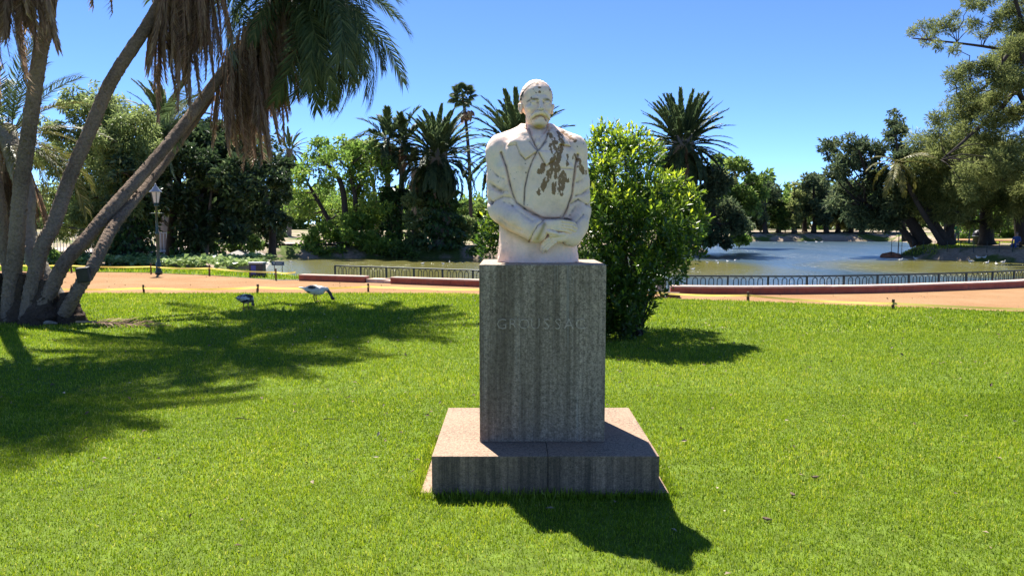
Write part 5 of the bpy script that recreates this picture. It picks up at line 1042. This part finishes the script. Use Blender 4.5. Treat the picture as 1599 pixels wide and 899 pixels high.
# gulls on the water
s = Sdf((-.26, -.12, -.02), (.26, .12, .26), .012); s.ell((0, 0, .06), (.15, .075, .065), .02); s.cap((-.1, 0, .08), (-.22, 0, .10), .03, .012, .02); s.chain([(.1, 0, .09), (.14, 0, .15)], [.04, .032], .02); s.ell((.15, 0, .165), (.04, .032, .032), .01); s.cap((.18, 0, .16), (.22, 0, .155), .012, .006, .004)
gv, gq = s.mesh(); gme = mesh_of('gull', gv, gq, M['bird_white'], True)
for px, py, lab in ((1104, 410.5, 'white gull on the olive water right of the shrub, nearest the bush edge'), (1119, 408, 'white gull on the olive water, left of a close pair'), (1121, 411.5, 'white gull on the olive water, nearest of the close pair'), (1136, 408.5, 'white gull on the olive water midway to the blue reflection'), (1148, 407, 'white gull on the olive water at the edge of the blue reflection'), (1082, 421, 'white gull close to the fence by the shrub'), (660, 412, 'white gull on the channel above the iron fence, left one'), (692, 412.5, 'white gull on the channel above the iron fence, beside the ivy reflection'), (702, 409.5, 'white gull flapping low on the channel by the pedestal'), (454, 409.5, 'white gull on the channel right of the blue sign'), (1258, 378.5, 'white bird by the far shore under the pointed tree'), (1275, 378.5, 'white bird by the far shore, middle of three'), (1283, 378.7, 'white bird by the far shore, right of three')):
    dd = Dp(py, WATER); o = link('gull', gme); o.location = (Xp(px, dd, WATER), dd, WATER - .01); o.rotation_euler = (0, 0, random.uniform(0, 6.28)); o.scale = (.62,) * 3 if dd < 90 else (1.1,) * 3; tag(o, lab, 'gull', 'gulls on the lake')

# ------------------------------------------------------------------ people far off on the right
M['skin'] = simple('skin', (.42, .25, .18), .6, .1, 10); M['hair'] = simple('dark_hair', (.03, .02, .015), .6, .2, 30); M['green_top'] = simple('green_shirt', (.05, .30, .12), .8, .15, 15); M['trousers'] = simple('grey_trousers', (.16, .17, .19), .85, .15, 15); M['blue_cloth'] = simple('blue_clothes', (.05, .10, .28), .85, .2, 12)
def person(label, loc, rz, top, low, seated=False):
    t = thing('person', label, 'person', loc, rz); h = .85 if not seated else .46; s = Sdf((-.45, -.45, -.02), (.45, .75, 1.85), .022)
    for sx in (-1, 1):
        if seated: s.chain([(sx * .09, .0, h), (sx * .11, .40, h + .02), (sx * .11, .43, .07)], [.085, .07, .045], .02); s.cap((sx * .11, .43, .05), (sx * .12, .58, .035), .042, .035, .01)
        else: s.chain([(sx * .085, .0, h), (sx * .10, .03 + sx * .06, .46), (sx * .10, .0 + sx * .10, .07)], [.085, .062, .045], .02); s.cap((sx * .10, sx * .10, .05), (sx * .12, .15 + sx * .10, .035), .042, .035, .01)
    s.chain([(0, 0, h), (0, 0, h + .22), (0, .0, h + .48)], [.125, .12, .15], .03, sq=(1.15, .75, 1)); s.cap((-.15, 0, h + .5), (.15, 0, h + .5), .06, .06, .03); s.cap((0, 0, h + .5), (0, .02, h + .65), .055, .05, .02); s.ell((0, .025, h + .745), (.077, .098, .118), .01); s.ell((0, .12, h + .735), (.015, .02, .02), .006)
    for sx in (-1, 1):
        el = (sx * .25, .02, h + .24); hd = (sx * .20, .22, h + .12)
        s.chain([(sx * .19, 0, h + .49), el, hd], [.055, .045, .033], .02)
        for k in range(4): s.chain([hd, (hd[0] - sx * (.02 - .018 * k), hd[1] + .07, hd[2] - .02), (hd[0] - sx * (.02 - .014 * k), hd[1] + .10, hd[2] - .05)], [.022, .014, .011], .006)
        s.cap(hd, (hd[0] - sx * .05, hd[1] + .05, hd[2]), .018, .012, .006)
    V, Q = s.mesh(); c = V[Q].mean(1); z = c[:, 2]; rad = np.hypot(c[:, 0], c[:, 1])
    me = mesh_of('body', V, Q, M['skin'], True)
    for m_ in (top, low, M['hair']): me.materials.append(m_)
    idx = np.zeros(len(Q), np.int32); idx[z < h + .56] = 1; arm = (np.abs(c[:, 0]) > .15) & (c[:, 1] > .08) & (z > h - .05) & (z < h + .3); idx[arm] = 0
    idx[(z < h + .02) & ~arm] = 2; idx[(z > h + .79) | ((z > h + .68) & (c[:, 1] < .0))] = 3; me.polygons.foreach_set('material_index', idx); link('body', me, t)
    return t
person('person in a green top walking under the trees on the lakeside path', (Xp(1494, 64), 64, -.06), 2.6, M['green_top'], M['trousers'])
person('person in blue clothes sitting behind the shore railing at the far right', (Xp(1587, 52.2), 52.2, -.3), 2.2, M['blue_cloth'], M['blue_cloth'], True)
V, Fs = box(-.35, .35, -.16, .16, .40, .45, .01); t = thing('bench', 'low bench under the person in blue clothes at the far right', 'bench', (Xp(1587, 52.2), 52.2, -.3)); mk('seat', V, Fs, M['stake'], t)
for sx in (-.28, .28): V, Fs = box(sx - .03, sx + .03, -.12, .12, -.05, .398); mk('leg', V, Fs, M['iron'], t)
lp = lamp_post(Xp(1513, 60), 60, 3.6, 'dark lamp post between the trunks on the right, left of two', 'lakeside lamp posts'); lp.location.z = -.1
dup(lp, (Xp(1520, 63), 63, -.1), None, 'dark lamp post between the trunks on the right, right of two', 'lakeside lamp posts')
V, Fs = lathe([(.30, 0), (.34, .1), (.36, .75), (.40, .78), (.38, .95), (.22, 1.15), (.05, 1.22)], 14); t = thing('litter_bin', 'dark domed litter bin beside the lakeside lamp posts', 'bin', (Xp(1527, 58), 58, -.1)); mk('body', V, Fs, M['bin'], t, True)
V, Fs = lathe([(.42, .72), (.43, .75), (.42, .78)], 14); mk('rim', V, Fs, M['lamp_cap'], t)
# shore railing on the point
rl = smooth_path([(27.9, 55.6, -.35), (29.7, 53.6, -.35), (31.6, 51.2, -.35), (33.8, 49.4, -.35), (37.6, 47.4, -.3)], 60); rr_ = thing('shore_railing', 'thin dark post and wire railing round the grassy point', 'railing', tuple(rl[0]))
pv, pf = tube([(0, 0, -.35), (0, 0, .75)], .022, 6); pm2 = mesh_of('railing_post', pv, pf, M['iron'])
for i in range(0, 60, 4): o = link('railing_post', pm2, rr_); o.location = rl[i] - rl[0]
for zz in (.30, .68): V, Fs = tube(rl - rl[0] + [0, 0, zz], .009, 4); mk('wire', V, Fs, M['iron'], rr_)
V, Fs = tube([(0, 0, -.4), (.02, 0, 1.3)], .035, 8); o = mk('mooring_pole', V, Fs, M['stake']); o.location = (28.7, 56.2, -.5); tag(o, 'dark pole standing at the tip of the grassy point', 'pole')
r = np.random.default_rng(3); s = Sdf((-.9, -.5, -.2), (.9, .5, .7), .04); [s.ell((r.uniform(-.5, .5), r.uniform(-.2, .2), .1), (r.uniform(.25, .45), .3, r.uniform(.2, .38)), .1) for k in range(6)]; V, Q = s.mesh(); o = mk('red_earth_mound', V + vnoise(V * 6)[:, None] * .03, Q, simple('red_earth', (.30, .12, .07), .95, .3, 6, spec=.1), None, True); o.location = (28.2, 56.0, -.95); tag(o, 'small reddish mound at the tip of the grassy point', 'mound')
# sunlit red path glimpsed on the right, far sandy shore
flat('lakeside_path', [(Xp(1480, 70), 69), (Xp(1600, 66), 65), (Xp(1700, 66), 65), (Xp(1700, 72), 71), (Xp(1480, 76), 76)], .09, M['path'], kind='structure')
sand = simple('pale_sandy_path', (.42, .34, .28), .95, .25, 3, spec=.1)
flat('far_path', [(20, 112), (38, 113), (58, 112.5), (64, 108), (60, 100), (75, 95), (80, 118), (60, 121), (20, 120)], .36, sand, kind='structure')
flat('sandy_track', [(-26, 40), (-18.5, 42.5), (-20.5, 53.5), (-16, 57.0), (-4, 58.0), (-4, 62), (-22, 62), (-30, 50)], .06, sand, kind='structure')
# railing behind the palm clump
g = thing('park_railing', 'pale iron railing in the distance behind the leaning palms', 'railing', (Xp(60, 39), 39, 0)); gp_ = mesh_of('railing_bar', *tube([(0, 0, 0), (0, 0, 1.15)], .018, 5), M['lamp_cap'])
x1 = Xp(290, 40) - Xp(60, 39)
for i in range(48): o = link('railing_bar', gp_, g); o.location = (x1 * i / 47, 1.0 * i / 47, 0)
for zz in (.12, 1.1): V, Fs = tube([(0, 0, zz), (x1, 1.0, zz)], .022, 5); mk('rail', V, Fs, M['lamp_cap'], g)

# ------------------------------------------------------------------ lawn grass, litter
rng = np.random.default_rng(8)
def scatter(d0, d1, dens, marg=1.6):
    A = (d1 ** 2 - d0 ** 2) * .70 + 2 * marg * (d1 - d0); n = int(A * dens); y = np.sqrt(rng.uniform(d0 ** 2, d1 ** 2, n)); x = rng.uniform(-1, 1, n) * (.70 * y + marg)
    k = (y < lawn_edge(x) + rng.normal(0, .07, n)); x, y = x[k], y[k]
    k = ~((np.abs(x - MONX - .005) < .728) & (y > MONY - .278) & (y < MONY + .952)); return x[k], y[k]
def blades(x, y, h, w, seg):
    n = len(x); a = rng.uniform(0, 2 * math.pi, n); lean = np.abs(rng.normal(0, .75, n)).clip(0, 1.45); la = rng.uniform(0, 2 * math.pi, n)
    pat = vnoise(np.stack([x, y], -1) * 1.7, 1); pat2 = vnoise(np.stack([x, y], -1) * 6.0, 2)
    h = h * rng.uniform(.55, 1.3, n) * (1 + .22 * pat + .15 * pat2); w = w * rng.uniform(.7, 1.3, n)
    b = np.stack([x, y, np.full(n, .002)], -1); sdv = np.stack([np.cos(a), np.sin(a), np.zeros(n)], -1) * w[:, None] * .5
    ld = np.stack([np.cos(la), np.sin(la), np.zeros(n)], -1); tip = b + ld * (np.sin(lean) * h)[:, None]; tip[:, 2] += np.cos(lean) * h
    pat3 = vnoise(np.stack([x, y], -1) * .8, 12); T = np.clip(rng.normal(.46, .24, n) + .10 * pat + .09 * pat2 + .06 * pat3, 0, .93); T[rng.uniform(0, 1, n) < .03 + .08 * np.clip(pat + .5 * pat2 - .25, 0, 1)] = 1.0
    if seg == 2:
        mid = b + ld * (np.sin(lean * .5) * h * .5)[:, None]; mid[:, 2] += np.cos(lean * .5) * h * .55
        V = np.stack([b - sdv, b + sdv, mid + sdv * .8, mid - sdv * .8, tip], 1).reshape(-1, 3); i = np.arange(n)[:, None] * 5
        return V, [i + np.array([[0, 1, 2, 3]]), i + np.array([[3, 2, 4]])], np.repeat(T, 5)
    V = np.stack([b - sdv, b + sdv, tip], 1).reshape(-1, 3); return V, [np.arange(n * 3).reshape(-1, 3)], np.repeat(T, 3)
pcs = []; TT = []
for d0, d1, dens, h, w, seg in ((2.6, 4.6, 11000, .028, .0042, 2), (4.6, 7.0, 7500, .030, .0055, 2), (7.0, 11.0, 4000, .034, .009, 1), (11.0, 18.0, 1500, .045, .017, 1)):
    x, y = scatter(d0, d1, dens); V, Fs, T = blades(x, y, h, w, seg); pcs.append((V, Fs)); TT.append(T)
# longer unmown grass against the footing
n = 5200; s_ = rng.uniform(0, 1, n); side = rng.integers(0, 4, n); o_ = np.abs(rng.normal(0, .035, n)) + .004; fx0, fx1, fy0, fy1 = MONX - .725, MONX + .735, MONY - .276, MONY + .95
x = np.where(side < 2, fx0 + (fx1 - fx0) * s_, np.where(side == 2, fx0 - o_, fx1 + o_)); y = np.where(side == 0, fy0 - o_, np.where(side == 1, fy1 + o_, fy0 + (fy1 - fy0) * s_))
V, Fs, T = blades(x, y, .062, .005, 2); pcs.append((V, Fs)); TT.append(T)
V, Fs = join(pcs); mk('lawn_grass', V, Fs, M['grass'], tint=np.concatenate(TT), kind='stuff')
n = 26000; x = rng.uniform(-20, -6, n); y = rng.uniform(21.4, 28.4, n); vp = poly_sdf(np.stack([x, y], -1), verge); k = vp < -.03; x, y = x[k], y[k]; V, Fs, T = blades(x, y, .10, .03, 1); mk('verge_grass', V, Fs, M['grass'], tint=T, kind='stuff')
n = 20000; x = rng.uniform(28, 44, n); y = rng.uniform(48, 64, n); zt, ss = terrain_z(np.stack([x, y], -1)); k = ss > .5; x, y, zt = x[k], y[k], zt[k]; k = vnoise(np.stack([x, y], -1) * .35, 6) > .05; x, y, zt = x[k], y[k], zt[k]; V, Fs, T = blades(x, y, .12, .10, 1); V[:, 2] += np.repeat(zt, 3); T = np.clip(T + .25, 0, 1); mk('point_grass', V, Fs, M['grass'], tint=T, kind='stuff')
# dry leaves and bits on the lawn
M['litter'] = leafmat('dry_leaves', [(0, (.08, .05, .03)), (.5, (.22, .15, .09)), (1, (.5, .42, .3))], .1, .8)
x, y = scatter(3.0, 16, 5.0); n = len(x); u = unit(rng.normal(size=(n, 3)) * [1, 1, .25]); nn = unit(rng.normal(size=(n, 3)) * .4 + [0, 0, 1]); L_ = rng.uniform(.02, .055, n)
V, Fq = leaf_cloud(np.stack([x, y, rng.uniform(.025, .045, n)], -1), u, nn, L_, L_ * .5, .3); mk('leaf_litter', V, Fq, M['litter'], tint=np.repeat(rng.uniform(0, 1, n), 4), kind='stuff')
n = 800; x = rng.uniform(-20, 14, n); y = rng.uniform(13.5, 25, n); k = (y > lawn_edge(x) + .05) & (poly_sdf(np.stack([x, y], -1), pathp) < -.1); x, y = x[k], y[k]; n = len(x); u = unit(rng.normal(size=(n, 3)) * [1, 1, .3]); nn = unit(rng.normal(size=(n, 3)) * .4 + [0, 0, 1]); L_ = rng.uniform(.02, .055, n)
V, Fq = leaf_cloud(np.stack([x, y, rng.uniform(.008, .02, n)], -1), u, nn, L_, L_ * .6, .3); mk('path_litter', V, Fq, M['litter'], tint=np.repeat(rng.uniform(0, .7, n), 4), kind='stuff')
def pod(label, px, py):
    d_ = Dp(py, .03); s = Sdf((-.06, -.06, -.03), (.06, .06, .06), .006); s.ell((0, 0, .002), (.028, .019, .011), .006); s.ell((.02, .004, .006), (.012, .012, .009), .005); s.cap((-.03, 0, .005), (-.045, .01, .012), .006, .003, .004); V, Q = s.mesh()
    o = mk('seed_pod', V, Q, M['litter'], None, True, tint=np.clip(.22 + .35 * vnoise(V * 60), 0, 1)); o.location = (Xp(px, d_), d_, .024); o.scale = (.72,) * 3; o.rotation_euler = (0, 0, rng.uniform(0, 6)); tag(o, label, 'seed pod', 'seed pods on the lawn')
pod('brown seed pod on the right lawn, farthest of the slanting row of three', 1273, 743); pod('brown seed pod on the right lawn, middle of the slanting row of three', 1238, 770); pod('brown seed pod on the right lawn, nearest of the slanting row of three', 1197, 808)
for lab, px, py, a in (('dark thin twig on the lawn left of the pedestal, nearer the palm shadow', 380, 656, -.2), ('dark thin twig on the lawn left of the pedestal, nearer the base', 518, 657, -.15)):
    d_ = Dp(py, .03); V, Fs = tube(smooth_path([(-.07, 0, 0), (-.02, .01, .008), (.03, -.005, .004), (.07, .01, .0)], 8), [.0035, .004, .0035, .003, .003, .0025, .002, .0015], 5); o = mk('twig', V, Fs, M['bark_dark'], None, True); o.location = (Xp(px, d_), d_, .04); o.rotation_euler = (0, 0, a); tag(o, lab, 'twig', 'twigs on the lawn')
